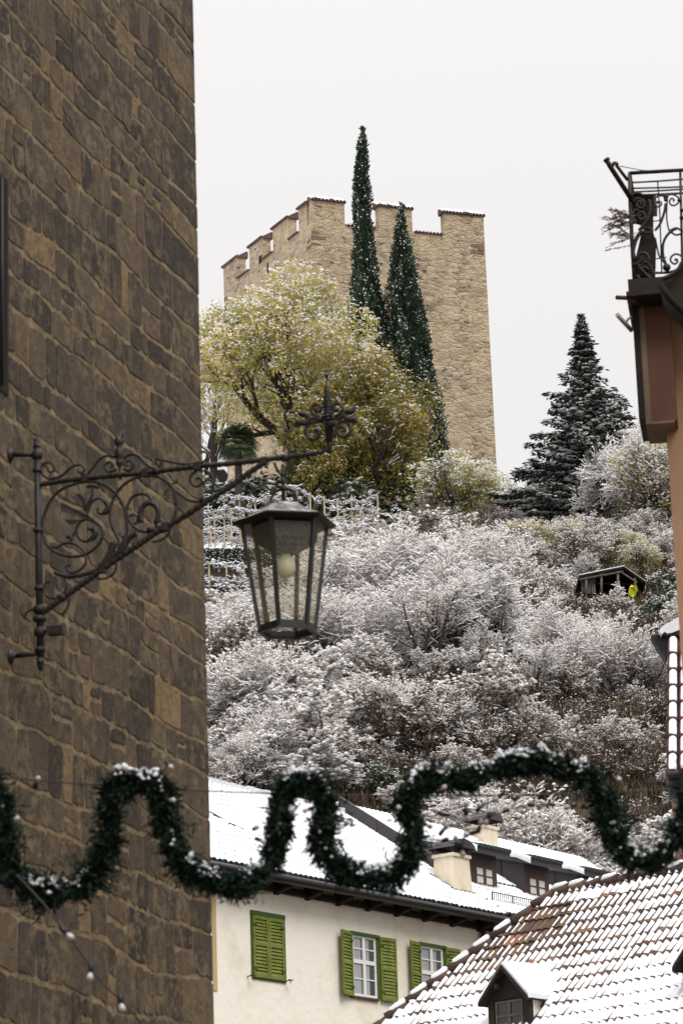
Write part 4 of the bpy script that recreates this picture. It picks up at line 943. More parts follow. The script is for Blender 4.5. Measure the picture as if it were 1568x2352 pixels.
def leafy_tree(name, seed, H_, W_, leafm, leafsz=.13, snow=1.0, base=.3, n=26000, flatten=1.0, stems=4, lean=(0, 0), per=7, shell=.3, clump=.16, vshift=0, cut=.75, limb=.75):
    """trunk, limbs, clusters of hanging leaves with caps of snow; crown is the union of lobes"""
    R = RS(seed); o = thing(name, 'x', 'tree', (0, 0, 0)); st = []; tb = H_*base
    for i in range(stems):
        a = 6.283*i/stems+R.uniform(-.5, .5); s = R.uniform(.35, .9); st.append(((0, 0, tb), (math.cos(a)*s+lean[0], math.sin(a)*s*.8+lean[1], 1), H_*(1-base)*limb, .02*H_))
    out = grow(R, st, [(6, .55, .7, 5), (6, .6, .8, 4), (5, .5, .8, 3), (0, .5, .9, 2)], .2, .12)
    T = FB(); prisms(T, np.array([[0, 0, -.5]]), np.array([[0, 0, tb+.1]]), .026*H_, .021*H_, 8, .2)
    A, B, ra, rb = out[0]; prisms(T, A, B, ra, rb, 6, .2); A, B, ra, rb = out[1]; prisms(T, A, B, ra, rb, 4, .3); A, B, ra, rb = out[2]; prisms(T, A, B, np.maximum(ra, .012), np.maximum(rb, .008), 3, .3)
    T.build('trunk', M['bark'], o)
    # leaf clusters: lobes on an ellipsoid shell
    nl = 34; lob = norm(R.normal(size=(nl, 3))); lob[:, 2] = np.abs(lob[:, 2])*1.0-.25; lob = norm(lob)
    cz = tb+(H_-tb)*.45; rad = np.array([W_/2, W_/2, (H_-tb)*.56])
    lc = lob*rad*R.uniform(.55, .92, (nl, 1)); lc[:, 2] += cz; lr = W_*R.uniform(.1, .17, nl)
    k = n//per; which = R.randint(0, nl, k); dv_ = norm(R.normal(size=(k, 3))); dv_[:, 2] = dv_[:, 2]*.75+.12
    rr = 1-shell*R.beta(1, 2, k); C = lc[which]+dv_*(lr[which]*rr)[:, None]
    inner = R.uniform(size=k) < .35; C[inner] = norm(R.normal(size=(inner.sum(), 3)))*rad*(R.uniform(.3, .95, (inner.sum(), 1)))+[0, 0, cz]
    C = C[C[:, 2] > tb*cut]
    noise_v = np.array([nz(c[0]*.5, c[1]*.5, c[2]*.5+seed) for c in C]); keep = R.uniform(size=len(C)) < .85+noise_v*.9; C = C[keep]; noise_v = noise_v[keep]
    Lf = FB(); LC = np.repeat(C, per, 0)+R.normal(size=(len(C)*per, 3))*clump*.6; vv = np.repeat(np.clip(.45+noise_v*.7+vshift, 0, 1), per)+R.normal(size=len(LC))*.16
    leaves(Lf, LC, leafsz, R, vv.clip(0, 1), .9, .55); Lf.build('leaves', leafm, o)
    S = FB()
    # snow rests on the clusters that see the sky
    hgt = (C[:, 2]-cz)/rad[2]; pr = (.42+.4*hgt+.5*noise_v)*snow; up_ = R.uniform(size=len(C)) < pr; SC = C[up_]
    for j in range(3):
        q = SC+R.normal(size=SC.shape)*[clump*.7, clump*.7, .02]+[0, 0, clump*.55]; blobs(S, q, R.uniform(.5, 1.2, len(q))*clump*.42, R, .45)
    A, B, ra, rb = out[2]; d = norm(B-A); ok = R.uniform(size=len(A)) < .6*(1-np.abs(d[:, 2])**2); snow_on(S, A[ok]+[0, 0, .01], B[ok]+[0, 0, .01], .02, .03, R)
    S.build('snow_cover', M['tsnow'], o); return o
def cypress(name, seed, H_, prof, snow=1.0, n=30000, sub=()):
    """prof: list of (height fraction, radius). sub: extra leaders (x, height, radius scale)"""
    R = RS(seed); o = thing(name, 'x', 'cypress', (0, 0, 0)); T = FB()
    prisms(T, np.array([[0, 0, -.5]]), np.array([[0, 0, H_*.9]]), .16, .03, 7, .2); T.build('trunk', M['bark'], o)
    hs_ = np.array([p[0] for p in prof]); rs_ = np.array([p[1] for p in prof]); Lf = FB(); S = FB()
    for (sx, sy, hh, rsc, frac) in ((0, 0, H_, 1.0, 1.0),)+tuple(sub):
        m_ = int(n*frac); u = R.uniform(size=m_*3); rad = np.interp(u, hs_, rs_); k = R.uniform(size=m_*3)*rs_.max() < rad+.04; u = u[k][:m_]; m_ = len(u); rad = np.interp(u, hs_, rs_)*rsc
        a = R.uniform(0, 6.283, m_); z = u*hh; lump = np.array([nz(math.cos(t)*1.6+seed, math.sin(t)*1.6, q*.55) for t, q in zip(a, z)])
        hi_ = np.array([nz(math.cos(t)*4+seed, math.sin(t)*4, q*1.7) for t, q in zip(a, z)]); rr = rad*(1+.55*lump+.4*hi_)*R.uniform(.7, 1.08, m_)
        wob = .12*np.sin(z*.5+seed)*u; C = np.stack([sx+wob+np.cos(a)*rr, sy+np.sin(a)*rr, z], 1); dr = np.stack([np.cos(a)*.35, np.sin(a)*.35, np.full(m_, 1.0)], 1)
        leaves(Lf, C, .2, R, (.4+lump*.6+hi_*.5+R.normal(size=m_)*.22).clip(0, 1), -.1, .38, dr)
        ok = R.uniform(size=m_) < (.09+.42*hi_+.25*lump)*snow; blobs(S, C[ok]+np.stack([np.cos(a[ok])*.05, np.sin(a[ok])*.05, np.full(ok.sum(), .12)], 1), R.uniform(.4, 1.2, ok.sum())*.042, R, 1.1)
    # dark core so the column is opaque
    K_ = FB(); hb = np.linspace(.02, .97, 24)
    for (sx, sy, hh, rsc, frac) in ((0, 0, H_, 1.0, 1.0),)+tuple(sub):
        for b0, b1 in zip(hb[:-1], hb[1:]): prisms(K_, np.array([[sx, sy, b0*hh]]), np.array([[sx, sy, b1*hh]]), np.interp(b0, hs_, rs_)*rsc*.66, np.interp(b1, hs_, rs_)*rsc*.66, 9, .1)
    Lf.V += K_.V; Lf.Q += [q+Lf.n for q in K_.Q]; Lf.vq += K_.vq; Lf.n += K_.n
    Lf.build('foliage', M['cyp'], o); S.build('snow_cover', M['tsnow'], o); return o
def spruce(name, seed, H_, R0, snow=1.0, tiers=22, m_='spruce', power=1.0, droop=.25, gap=.25):
    R = RS(seed); o = thing(name, 'x', 'spruce', (0, 0, 0)); T = FB(); prisms(T, np.array([[0, 0, -.6]]), np.array([[0, 0, H_*.97]]), .2, .02, 7, .2); Lf = FB(); S = FB(); BA = []; BB = []
    for k in range(tiers):
        t = (k+.3)/tiers; z = H_*(.04+.89*t); L0 = R0*(1-t)**power*min(1, .72+2.4*t)+.03; nb = int(10-5*t)
        for b in range(nb):
            a = 6.283*b/nb+R.uniform(-.35, .35)+k*.7; L_ = L0*R.uniform(.5, 1.28); up = .12+.5*t
            dx = np.array([math.cos(a), math.sin(a), 0]); ns = max(3, int(L_/.18)); q = np.linspace(.12, 1, ns)
            pts = np.array([0, 0, z])+dx*(q*L_)[:, None]; pts[:, 2] += q*L_*up*.4-droop*L_*q**2+.16*L_*q**4
            BA += list(pts[:-1]); BB += list(pts[1:])
            wdt = ((.14+.34*L_*(1-q)*.7)*min(1, .25+1.6*(1-t)))[:, None]; sd_ = np.array([-dx[1], dx[0], 0])
            for rep in range(18):
                C = pts+sd_*wdt*R.uniform(-1, 1, (ns, 1))+R.normal(size=(ns, 3))*.05; dirs = np.tile(dx*.6+[0, 0, -.15], (ns, 1))+sd_*R.uniform(-.8, .8, (ns, 1))
                leaves(Lf, C, .2, R, R.beta(2, 3, ns), .15, .42, dirs)
            for rep in range(6):
                ok = R.uniform(size=ns) < .8*snow
                if ok.any(): blobs(S, pts[ok]+sd_*wdt[ok]*R.uniform(-.9, .9, (ok.sum(), 1))+[0, 0, .12], R.uniform(.5, 1.2, ok.sum())*.125, R, .4)
    q = R.uniform(0, 1, 420); a = R.uniform(0, 6.28, 420); rr = .26*(1-q)**.8*R.uniform(.2, 1, 420); lc = np.stack([np.cos(a)*rr, np.sin(a)*rr, H_*(.88+.115*q)], 1)
    leaves(Lf, lc, .17, R, R.beta(2, 3, 420), -.2, .35, np.stack([np.cos(a)*.8, np.sin(a)*.8, np.full(420, .4)], 1)); ok = R.uniform(size=420) < .3; blobs(S, lc[ok]+[0, 0, .08], .05, R, .5)
    prisms(T, np.array(BA), np.array(BB), .025, .02, 3, .2); T.build('trunk', M['bark'], o); Lf.build('needles', M[m_], o); S.build('snow_cover', M['tsnow'], o); return o
def bush(name, seed, W_, H_, leafm, leafsz=.1, snow=.7, n=6000, vshift=0):
    R = RS(seed); o = thing(name, 'x', 'bush', (0, 0, 0)); k = n//5; dv_ = norm(R.normal(size=(k, 3))); dv_[:, 2] = np.abs(dv_[:, 2])
    lump = np.array([nz(d[0]*2+seed, d[1]*2, d[2]*2) for d in dv_]); C = dv_*np.array([W_/2, W_/2, H_])*((.75+.6*lump)*R.uniform(.5, 1, k)**.4)[:, None]
    Lf = FB(); LC = np.repeat(C, 5, 0)+R.normal(size=(k*5, 3))*.09; leaves(Lf, LC, leafsz, R, (np.repeat(.45+lump*.8+vshift, 5)+R.normal(size=k*5)*.18).clip(0, 1), .3, .5); Lf.build('leaves', leafm, o)
    T = FB(); A = np.zeros((40, 3)); B = C[R.randint(0, k, 40)]*.85; prisms(T, A, B, .02, .008, 3, .3); T.build('stems', M['bark'], o)
    S = FB(); ok = R.uniform(size=k) < (.3+.5*C[:, 2]/H_+.5*lump)*snow
    for j in range(2): blobs(S, C[ok]+R.normal(size=(ok.sum(), 3))*.05+[0, 0, .07], R.uniform(.5, 1.2, ok.sum())*.07, R, .5)
    S.build('snow_cover', M['tsnow'], o); return o
# ------------------------------------------------------------------ prototypes
B1 = bare_tree('snowy_tree', 1, 5.2, 6, .62, 1.15, .25, blobsz=.05)
B2 = bare_tree('snowy_tree', 2, 5.0, 7, .75, .85, 1.0, blobsz=.055)
B3 = bare_tree('snowy_shrub', 3, 3.6, 8, .9, 1.15, .6, blobsz=.062)
B4 = bare_tree('snowy_shrub', 4, 3.4, 8, .8, .95, .8, blobsz=.05)
B5 = bare_tree('snowy_tree', 5, 5.5, 4, .5, 1.2, .15, trunk=.8, blobsz=.045)
B6 = bare_tree('bare_shrub', 6, 3.4, 7, .8, .12, .8, blobsz=.04, lm='grass')
B7 = bare_tree('bare_tree', 7, 4.2, 5, .6, .10, .45, blobsz=.04, lm='grass')
B8 = bare_tree('snowy_shrub', 8, 3.0, 9, 1.0, 1.35, .35, blobsz=.07)
B9 = bare_tree('snowy_tree', 9, 5.2, 10, 1.0, 1.25, .3, blobsz=.048, dense=1.7, lr=(.75, .62, .6))
B10 = bare_tree('snowy_tree', 10, 4.6, 11, 1.1, 1.25, .55, blobsz=.05, dense=1.7, lr=(.75, .62, .6))
G1 = bush('evergreen_bush', 21, 2.6, 1.7, M['gleaf'], .12, .75, 9000)
G2 = bush('evergreen_bush', 22, 2.2, 1.9, M['gleaf'], .1, .3, 8000)
Y1 = leafy_tree('snowy_leafy_tree', 31, 4.2, 4.0, M['yleaf'], .11, 2.3, .18, 10500, stems=7, clump=.2)
# ------------------------------------------------------------------ named trees at the top of the hill
def px_m(Y): return F/Y
def foot(px, py, Y):
    p = at(px, py, Y); p[2] = H(p[0], p[1]); return p
def place_h(proto, native_h, px, ytop, ybase, Y, label, cat_, rot=0, wscale=1.0, native_w=None, group=None, sink=.1):
    """stand a plant on the ground at depth Y so that it reaches the height seen in the photograph"""
    p = foot(px, ybase, Y); top = at(px, ytop, Y)[2]; s = (top-p[2])/native_h; p[2] -= sink
    return place(proto, p, rot, (s*wscale, s*wscale, s), label, cat_, group)
c1 = cypress('cypress_tree', 41, 20.0, [(0, .9), (.2, .9), (.4, 1.0), (.5, .86), (.58, .64), (.7, .46), (.8, .37), (.9, .27), (.96, .17), (1, .04)], 1.0, 34000, sub=((.55, -.1, 11.0, .55, .16), (-.45, -.3, 10.5, .6, .14)))
place_h(c1, 20.0, 860, 292, 1140, 172, 'tall slender cypress, the highest one, rising above the castle battlements', 'cypress')
c2 = cypress('cypress_tree', 42, 16.5, [(0, 1.15), (.2, 1.15), (.4, 1.02), (.58, .85), (.72, .62), (.8, .5), (.88, .32), (.94, .12), (1, .03)], 1.0, 34000, sub=((.72, .1, 12.0, .5, .22), (-.5, -.3, 9.2, .6, .18), (.8, -.2, 8.6, .6, .2)))
place_h(c2, 16.5, 950, 466, 1150, 171, 'broader cypress with several leaders, right of the tallest cypress', 'cypress', 0, 1.08)
sp = spruce('spruce_tree', 43, 12.5, 3.1, 1.0, 27, power=1.1)
place_h(sp, 12.5, 1362, 716, 1215, 157, 'dark conical spruce dusted with snow standing against the sky', 'spruce', 0, 1.62)
y1 = leafy_tree('yellow_leaved_tree', 51, 10.5, 9.6, M['yleaf'], .15, 1.6, .36, 46000, stems=4, clump=.2, cut=.98)
place_h(y1, 10.3, 672, 668, 1090, 166, 'large yellow green tree with a forked dark trunk before the castle, leaves capped with snow', 'tree', .5, .88)
y2 = leafy_tree('ochre_leaved_tree', 52, 8.6, 7.4, M['oleaf'], .16, .8, .12, 60000, stems=5, clump=.19, shell=.5, vshift=.02, limb=.6)
place_h(y2, 8.6, 850, 800, 1155, 165, 'ochre and green leaved tree at the foot of the cypresses', 'tree', 1.2, .9)
y3 = leafy_tree('green_leaved_tree', 53, 5.5, 4.6, M['oleaf'], .14, .5, .1, 16000, stems=5, vshift=-.18)
place_h(y3, 5.5, 755, 930, 1120, 164, 'dull green tree between the forked yellow tree and the ochre tree', 'tree', 2.2, .75)
place_h(B5, 5.2, 478, 735, 1120, 176, 'thin twiggy tree at the left of the castle, half hidden by the church wall', 'tree', .3, .8)
place_h(Y1, 4.2, 1050, 1030, 1215, 160, 'yellow green shrub tree caked with snow at the right foot of the castle', 'tree', .4, .95, group='yellow green snowy trees')
place_h(B9, 4.9, 1455, 1000, 1225, 154, 'tall snow laden tree between the spruce and the salmon wall', 'tree', 5.0, .75)
place_h(Y1, 4.2, 1425, 1085, 1230, 156, 'yellow green tree under thin snow below the spruce, beside the salmon wall', 'tree', 1.4, 1.0, group='yellow green snowy trees')
place_h(Y1, 4.2, 1530, 1000, 1260, 150, 'yellow green tree partly hidden behind the salmon wall edge', 'tree', 2.9, 1.0, group='yellow green snowy trees')
place_h(B5, 5.2, 1475, 965, 1230, 163, 'pale snow laden tree right of the spruce', 'tree', 2.0, .8)
place_h(B9, 4.9, 1400, 1065, 1240, 156, 'broad pale tree under the right side of the spruce', 'tree', 1.0, 1.0)
place_h(B9, 4.9, 1490, 985, 1230, 150, 'tall white twigged tree touching the salmon wall', 'tree', 2.0, .8)
place_h(B2, 4.7, 1460, 1020, 1230, 158, 'brown and white tree between the spruce and the salmon wall', 'tree', 3.0, 1.0)
place_h(B10, 4.2, 1250, 1130, 1260, 160, 'low white tree spread under the left side of the spruce', 'tree', 3.6, 1.0)
place_h(B7, 4.0, 1152, 1108, 1215, 168, 'small bare tree against the sky between castle and spruce', 'tree', 1.0, .9)
place_h(B7, 4.0, 1185, 1130, 1210, 172, 'low bare brush against the sky left of the spruce', 'tree', 2.0, 1.3)
place_h(spruce('juniper', 44, 4.2, 1.5, 1.6, 14, 'gleaf', .55, .6), 4.2, 1245, 1205, 1345, 150, 'drooping grey green conifer thick with snow below the spruce', 'conifer', 0, 1.15)
gb = 0
for (x, yt, yb, Y, pr, lab, ws) in ((520, 1085, 1150, 168, G1, 'dark evergreen bush under the palm', 1.4), (600, 1075, 1140, 167, G1, 'dark evergreen bush right of the palm under the iron bracket', 1.3), (700, 1085, 1140, 166, G2, 'dark laurel bush under the forked yellow tree', 1.0), (760, 1010, 1150, 166.5, G2, 'tall dark evergreen bush behind the bracket tip', 1.0), (800, 1080, 1150, 164, G1, 'evergreen bush left of the ochre tree foot', 1.2), (950, 1080, 1165, 165, G2, 'dark bush at the foot of the broader cypress', 1.1), (1215, 1355, 1420, 139, G1, 'dark ivy bush on the stone retaining wall', 1.0), (1340, 1375, 1420, 130, G1, 'dark green bush below the open shelter', 1.2), (1450, 1390, 1470, 131, G1, 'dark green bush right of the shelter, above the tiled verge', 1.3), (1480, 1450, 1530, 127, G2, 'dark evergreen bush beside the far tiled roof', 1.2), (500, 1330, 1400, 133, G1, 'green bush on the terrace edge by the church wall', 1.0), (1560, 960, 1110, 160, G2, 'dark green bush just behind the salmon wall corner', 1.5), (880, 1750, 1860, 92, G2, 'dark evergreen shrub behind the snowy ridge', 1.3), (1290, 1490, 1560, 124, G2, 'dark bush between the snowy trees right of centre', 1.3), (1195, 1395, 1470, 127, G2, 'dark evergreen bush below the retaining wall', 1.2), (955, 1490, 1575, 118, G2, 'dark evergreen bush in the gap under the arching limbs', 1.2), (1160, 1600, 1680, 108, G2, 'dark bush at the top left of the brown bank', 1.2), (1120, 1690, 1750, 100, G1, 'dark bush above the right garland arch', 1.2)):
    place_h(pr, 1.75, x, yt, yb, Y, lab, 'bush', x*.37, ws, group='evergreen bushes')
def palm(tk):
    R = RS(5); o = thing('palm_tree', 'dark fan palm below the castle, left of the forked tree', 'palm', (0, 0, 0)); T = FB(); prisms(T, np.array([[0, 0, -.4]]), np.array([[0, 0, tk]]), .17, .15, 9, .2); T.build('trunk', M['bark'], o); Lf = FB(); S = FB()
    for i in range(60):
        a = R.uniform(0, 6.283); el_ = R.uniform(-.5, 1.2); d = np.array([math.cos(a)*math.cos(el_), math.sin(a)*math.cos(el_), math.sin(el_)]); c = np.array([0, 0, tk])+d*R.uniform(.35, .6)
        prisms(Lf, np.array([[0, 0, tk-.05]]), c[None], .015, .012, 3, .4); side = norm(np.cross(d, [0, 0, 1.])); up = np.cross(side, d)
        for k in range(22):
            t = -1.6+3.2*k/21; v = d*math.cos(t)+side*math.sin(t)-up*0.05; L_ = .62*R.uniform(.85, 1.1); tip = c+v*L_+np.array([0, 0, -.28*L_]); mid = c+v*L_*.6+np.array([0, 0, .02]); w_ = norm(np.cross(v, up))*.022
            Lf.quads(np.array([[c, mid-w_, tip, mid+w_]]), R.uniform(.2, .9)); 
            if R.uniform() < .12 and el_ > 0: blobs(S, mid[None]+[0, 0, .02], .035, R, .5)
    Lf.build('fronds', M['gleaf'], o); S.build('snow_cover', M['tsnow'], o); return o
pf = foot(548, 1100, 163); ptop = at(548, 985, 163)[2]-1.0; pl_ = palm(max(.8, (ptop-pf[2])/1.35)); pl_.scale = (1.35, 1.35, 1.35); pl_.location = Vector(tuple(float(q) for q in pf))
# ------------------------------------------------------------------ trees on the slope that stand out
NAMED = [ # proto, native height, x, ytop, ybase, Y, label, rot, wscale
 (B9, 4.9, 860, 1200, 1510, 123, 'big fan shaped snowy tree in the middle of the slope right of the lantern', .2, 1.15),
 (B9, 4.9, 1040, 1270, 1580, 117, 'broad white tree at the very centre of the slope', 2.2, 1.1),
 (B5, 5.2, 985, 1330, 1600, 113, 'snowy tree with long dark leaning limbs at the centre of the slope', 1.1, 1.2),
 (B5, 5.2, 1150, 1310, 1560, 117, 'pale snowy tree with arching limbs left of the dark bushes', 2.6, 1.2),
 (B2, 4.7, 1000, 1120, 1350, 140, 'brown twigged snowy tree just below the right foot of the castle', .9, 1.35),
 (B2, 4.7, 1110, 1165, 1370, 137, 'brown and white snowy tree left of the conifer with drooping branches', 2.9, 1.3),
 (B2, 4.7, 905, 1175, 1400, 133, 'brown twigged tree right of the pergola posts', 4.0, 1.3),
 (B9, 4.9, 1290, 1385, 1600, 112, 'white crusted tree under the open shelter', 2.1, 1.1),
 (B9, 4.9, 1420, 1420, 1680, 108, 'white crusted tree at the right edge of the slope near the tiled verge', 3.7, 1.05),
 (B5, 5.2, 1225, 1490, 1690, 106, 'small snowy tree with dark forked trunk left of the right hand white trees', .6, 1.15),
 (B10, 4.2, 860, 1545, 1830, 98, 'broad domed snowy tree above the garland', 1.7, 1.15),
 (B10, 4.2, 1010, 1580, 1820, 96, 'domed snowy tree right of the broad domed one', 2.7, 1.1),
 (B10, 4.2, 570, 1480, 1730, 103, 'rounded snowy tree by the church corner below the lantern', .1, 1.1),
 (B2, 4.7, 700, 1460, 1740, 104, 'snowy tree with brown twigs straight below the lantern', 2.2, 1.3),
 (B10, 4.2, 560, 1660, 1870, 92.5, 'thick white tree right above the snowy ridge beside the church', 1.2, 1.15),
 (B8, 2.9, 720, 1680, 1860, 92, 'white lumpy shrub behind the top of the middle garland arch', .4, 1.4),
 (B10, 4.2, 1155, 1755, 2000, 87, 'big rounded tree loaded with snow behind the chimneys', 3.0, 1.15),
 (B10, 4.2, 1280, 1810, 2030, 86, 'rounded snowy tree right of the one behind the chimneys', 1.9, .9),
 (B8, 2.9, 1040, 1790, 1960, 88, 'snowy shrub left of the big rounded tree behind the chimneys', 4.9, 1.1),
 (B8, 2.9, 1480, 1830, 1960, 88, 'small snowy shrub over the right end of the garland', .9, .9),
 (B4, 3.3, 1360, 1160, 1300, 150, 'brown and white shrub above the open shelter', 1.3, 1.6),
 (B4, 3.3, 1480, 1180, 1350, 146, 'brown and white shrub right of the open shelter', 2.3, 1.5),
 (B5, 5.2, 1400, 1090, 1260, 154, 'pale snow dusted tree between spruce and shelter', 1.9, 1.5),
 (B2, 4.7, 720, 1215, 1420, 128, 'brown twigged snowy tree hidden behind the lantern glass', 5.1, 1.3),
 (B9, 4.9, 620, 1370, 1560, 116, 'white tree behind the lower part of the lantern', 3.3, 1.1),
 (B9, 4.9, 760, 1330, 1560, 114, 'white tree with dark limbs just right of the lantern', 1.4, 1.0),
 (B9, 4.9, 1130, 1210, 1440, 130, 'white tree left of the stone retaining wall', 4.4, 1.0),
 (B10, 4.2, 690, 1620, 1820, 96, 'low domed snowy tree above the middle garland arch', 5.4, 1.2),
 (B3, 3.4, 790, 1440, 1620, 109, 'snowy shrub right of the lantern foot', .8, 1.5),
]
for (pr, nh_, x, yt, yb, Y, lab, rot, ws) in NAMED: place_h(pr, nh_+(.6 if pr in (B9, B10) else 0), x, yt-(30 if pr in (B9, B10, B5) and yb < 1850 else 0), yb, Y, lab, 'tree' if 'tree' in pr.name else 'shrub', rot, ws)
# ------------------------------------------------------------------ the rest of the thicket
def project(p):
    d = np.array(p)-CAM; z = d@_f; return 784+F*(d@_r)/z, 1176-F*(d@_u)/z
RT = random.Random(99); pts_ = []
def too_near(x, y, r):
    return any((x-a)**2+(y-b)**2 < r*r for a, b in pts_)
tries = 0
while tries < 9000:
    tries += 1
    Y = RT.uniform(84.5, 170); X = RT.uniform(-.052, .125)*Y; r = 1.65+.6*(Y-85)/85
    if too_near(X, Y, r): continue
    z = H(X, Y); px, py = project((X, Y, z))
    if px < 440 or px > 1640 or py > 2150: continue
    if px < 745 and 1165 < py < 1440: continue            # vineyard terraces
    if px < 900 and py < 1240: continue
    if 1290 < px < 1520 and 1345 < py < 1455: continue    # clear ground before the shelter
    if nz(X*.22, Y*.16, 12) < -.22: continue              # gaps
    if py < 1185: continue
    pts_.append((X, Y))
    if any((px-gx)**2+(py-gy)**2 < gr*gr for gx, gy, gr in ((945, 1560, 60), (1190, 1400, 45), (1120, 1640, 70), (1190, 1500, 40), (1330, 1700, 60), (820, 1850, 60), (650, 1560, 40))): continue
    dark = (px > 1120 and 1620 < py < 2100)
    if dark: pr, nh_ = RT.choice(((B6, 3.3), (B6, 3.3), (B7, 4.0), (B6, 3.3), (B4, 3.3))); h = RT.uniform(1.5, 2.6)
    elif py < 1330: pr, nh_ = RT.choice(((B4, 3.3), (B2, 4.7), (B3, 3.4), (B4, 3.3), (Y1, 4.2))); h = RT.uniform(1.8, 3.0)
    elif py < 1520 and px > 1180: pr, nh_ = RT.choice(((B4, 3.3), (B3, 3.4), (B1, 4.9), (G1, 1.7), (B6, 3.3))); h = RT.uniform(1.6, 2.8)
    else: pr, nh_ = RT.choice(((B1, 4.9), (B2, 4.7), (B3, 3.4), (B3, 3.4), (B4, 3.3), (B4, 3.3), (B6, 3.3), (B5, 5.2))); h = RT.choice((1.0, 1.4, 1.9, 2.8, 3.6))
    if pr is G1: h = 1.2
    s = h/nh_; ws = s*RT.uniform(1.05, 1.4)
    if dark: lab, g_, ct = 'brown bare shrub with little snow on the steep dark bank', 'brown shrubs on the dark bank', 'shrub'
    elif pr is G1: lab, g_, ct = 'low dark evergreen bush among the snowy shrubs on the slope', 'low evergreen bushes in the thicket', 'bush'
    elif pr is Y1: lab, g_, ct = 'small yellow green tree caught in the upper thicket', 'small yellow green trees in the thicket', 'tree'
    elif py < 1330: lab, g_, ct = 'brown twigged snowy shrub in the upper thicket', 'snowy shrubs of the upper thicket', 'shrub'
    elif px < 760: lab, g_, ct = 'white dusted shrub of the thicket below the vineyard by the church wall', 'snowy shrubs below the vineyard', 'shrub'
    elif px > 1180: lab, g_, ct = 'white dusted shrub of the thicket on the right of the slope', 'snowy shrubs on the right slope', 'shrub'
    elif py > 1700: lab, g_, ct = 'white dusted shrub of the lowest thicket behind the snowy roofs', 'snowy shrubs behind the roofs', 'shrub'
    else: lab, g_, ct = 'white dusted shrub of the thicket in the middle of the slope', 'snowy shrubs in the middle of the slope', 'shrub'
    place(pr, (X, Y, z-.15), RT.uniform(0, 6.28), (ws, ws, s), lab, ct, g_)
print('thicket', len(pts_))
for pr in (B1, B2, B3, B4, B5, B6, B7, B8, B9, B10, G1, G2, Y1):
    if pr.name not in USED: bpy.data.objects.remove(pr)
# dry grass and fallen leaves on the bank
def grass():
    R = RS(12); fb = FB(); n = 52000; Y = R.uniform(80, 150, n); X = R.uniform(-.05, .125, n)*Y; C = []
    for x, y in zip(X, Y):
        px, py = project((x, y, H(x, y)))
        if px < 745 and 1165 < py < 1440: C.append((0, 0, -50)); continue
        C.append((x, y, H(x, y)-.05))
    C = np.array(C); C = C[C[:, 2] > 0]; n = len(C)
    dirs = np.tile([0, -.25, 1.], (n, 1)); leaves(fb, C, .5, R, R.beta(1.3, 2.2, n), -.2, .12, dirs)
    o = fb.build('dry_grass', M['grass'], None); tag(o, 'dry brown grass and fallen leaves covering the steep bank', 'grass', None, 'stuff')
grass()
# ================================================================== WROUGHT IRON BRACKET
BF_o = at(22, 1045, 18.0)
BR = Fr([0, 0, 0], wn, wd)                       # a: out from the wall, u: along the wall
_bp = BF_o+wd*0.0
def zp(x, y, off=0.0):                            # traced on a close view of the bracket, laid on its own vertical plane
    q = on_plane(x*.32793, 967.9+y*.32793, _bp, wd); return q+wd*off
def dp(px, py, off=0.0): return on_plane(px, py, _bp, wd)+wd*off
IR = 1.3
br = thing('lamp_bracket', 'ornate black wrought iron wall bracket with scrolls carrying the street lantern', 'bracket', dp(88, 1500))
def tw(mb, pts, r, n=10, tws=0.0):
    P = cat([zp(*p) for p in pts], n); L_ = len(P)
    mb.tube(P, [r*IR*(1+(.16*math.sin(i*1.9) if tws else 0)) for i in range(L_)], 8)
def f(mb):
    mb.tube([zp(262, 150), zp(285, 1700)], .022, 10)
    for y, r, h_ in ((235, .03, 34), (345, .026, 18), (765, .027, 18), (1170, .027, 18), (1318, .033, 30), (1385, .036, 22), (1475, .03, 34), (1600, .028, 20)):
        x = 262+23*(y-150)/1550
        mb.tube([zp(x, y-h_), zp(x, y-h_*.5), zp(x, y+h_*.5), zp(x, y+h_)], [r*.8, r*1.2, r*1.2, r*.8], 10)
    mb.tube([zp(258, 108), zp(258, 118), zp(258, 132), zp(258, 146), zp(260, 160), zp(260, 185)], [.004, .013, .016, .012, .02, .026], 10)
    mb.tube([zp(285, 1660), zp(285, 1700), zp(286, 1745)], [.026, .02, .012], 10)
part('post', M['iron'], br, f)
def f(mb):
    for (x0, x1, y0, y1) in ((262, 90, 232, 233), (284, 115, 1622, 1642)):
        mb.tube([zp(x0, y0), zp(x1, y1)], .016, 8); c = zp(x1, y1)
        wallp = c-wn*(np.dot(c-WF.o, wn)); mb.tube([c, wallp-wn*.01], .016, 8)
        mb.tube([wallp+wn*.0, wallp+wn*.03], [.055, .02], 10)
part('wall_arm', M['iron'], br, f)
def f(mb): tw(mb, [(290, 442), (450, 415), (600, 398), (850, 375), (1050, 355), (1300, 325), (1450, 308), (1568, 300), (1990, 252), (2250, 218)], .0135, 16, 1); mb.tube([dp(700, 1046), dp(735, 1040), dp(752, 1034), dp(756, 1022), dp(756, 1012)], .011, 8)
part('top_rail', M['iron'], br, f)
def f(mb): tw(mb, [(300, 1340), (390, 1275), (480, 1210), (600, 1125), (720, 1035), (880, 925), (1000, 845), (1100, 775), (1280, 672), (1450, 560), (1600, 465), (1730, 370), (1850, 290)], .0150, 12, 1)
part('diagonal_strut', M['iron'], br, f)
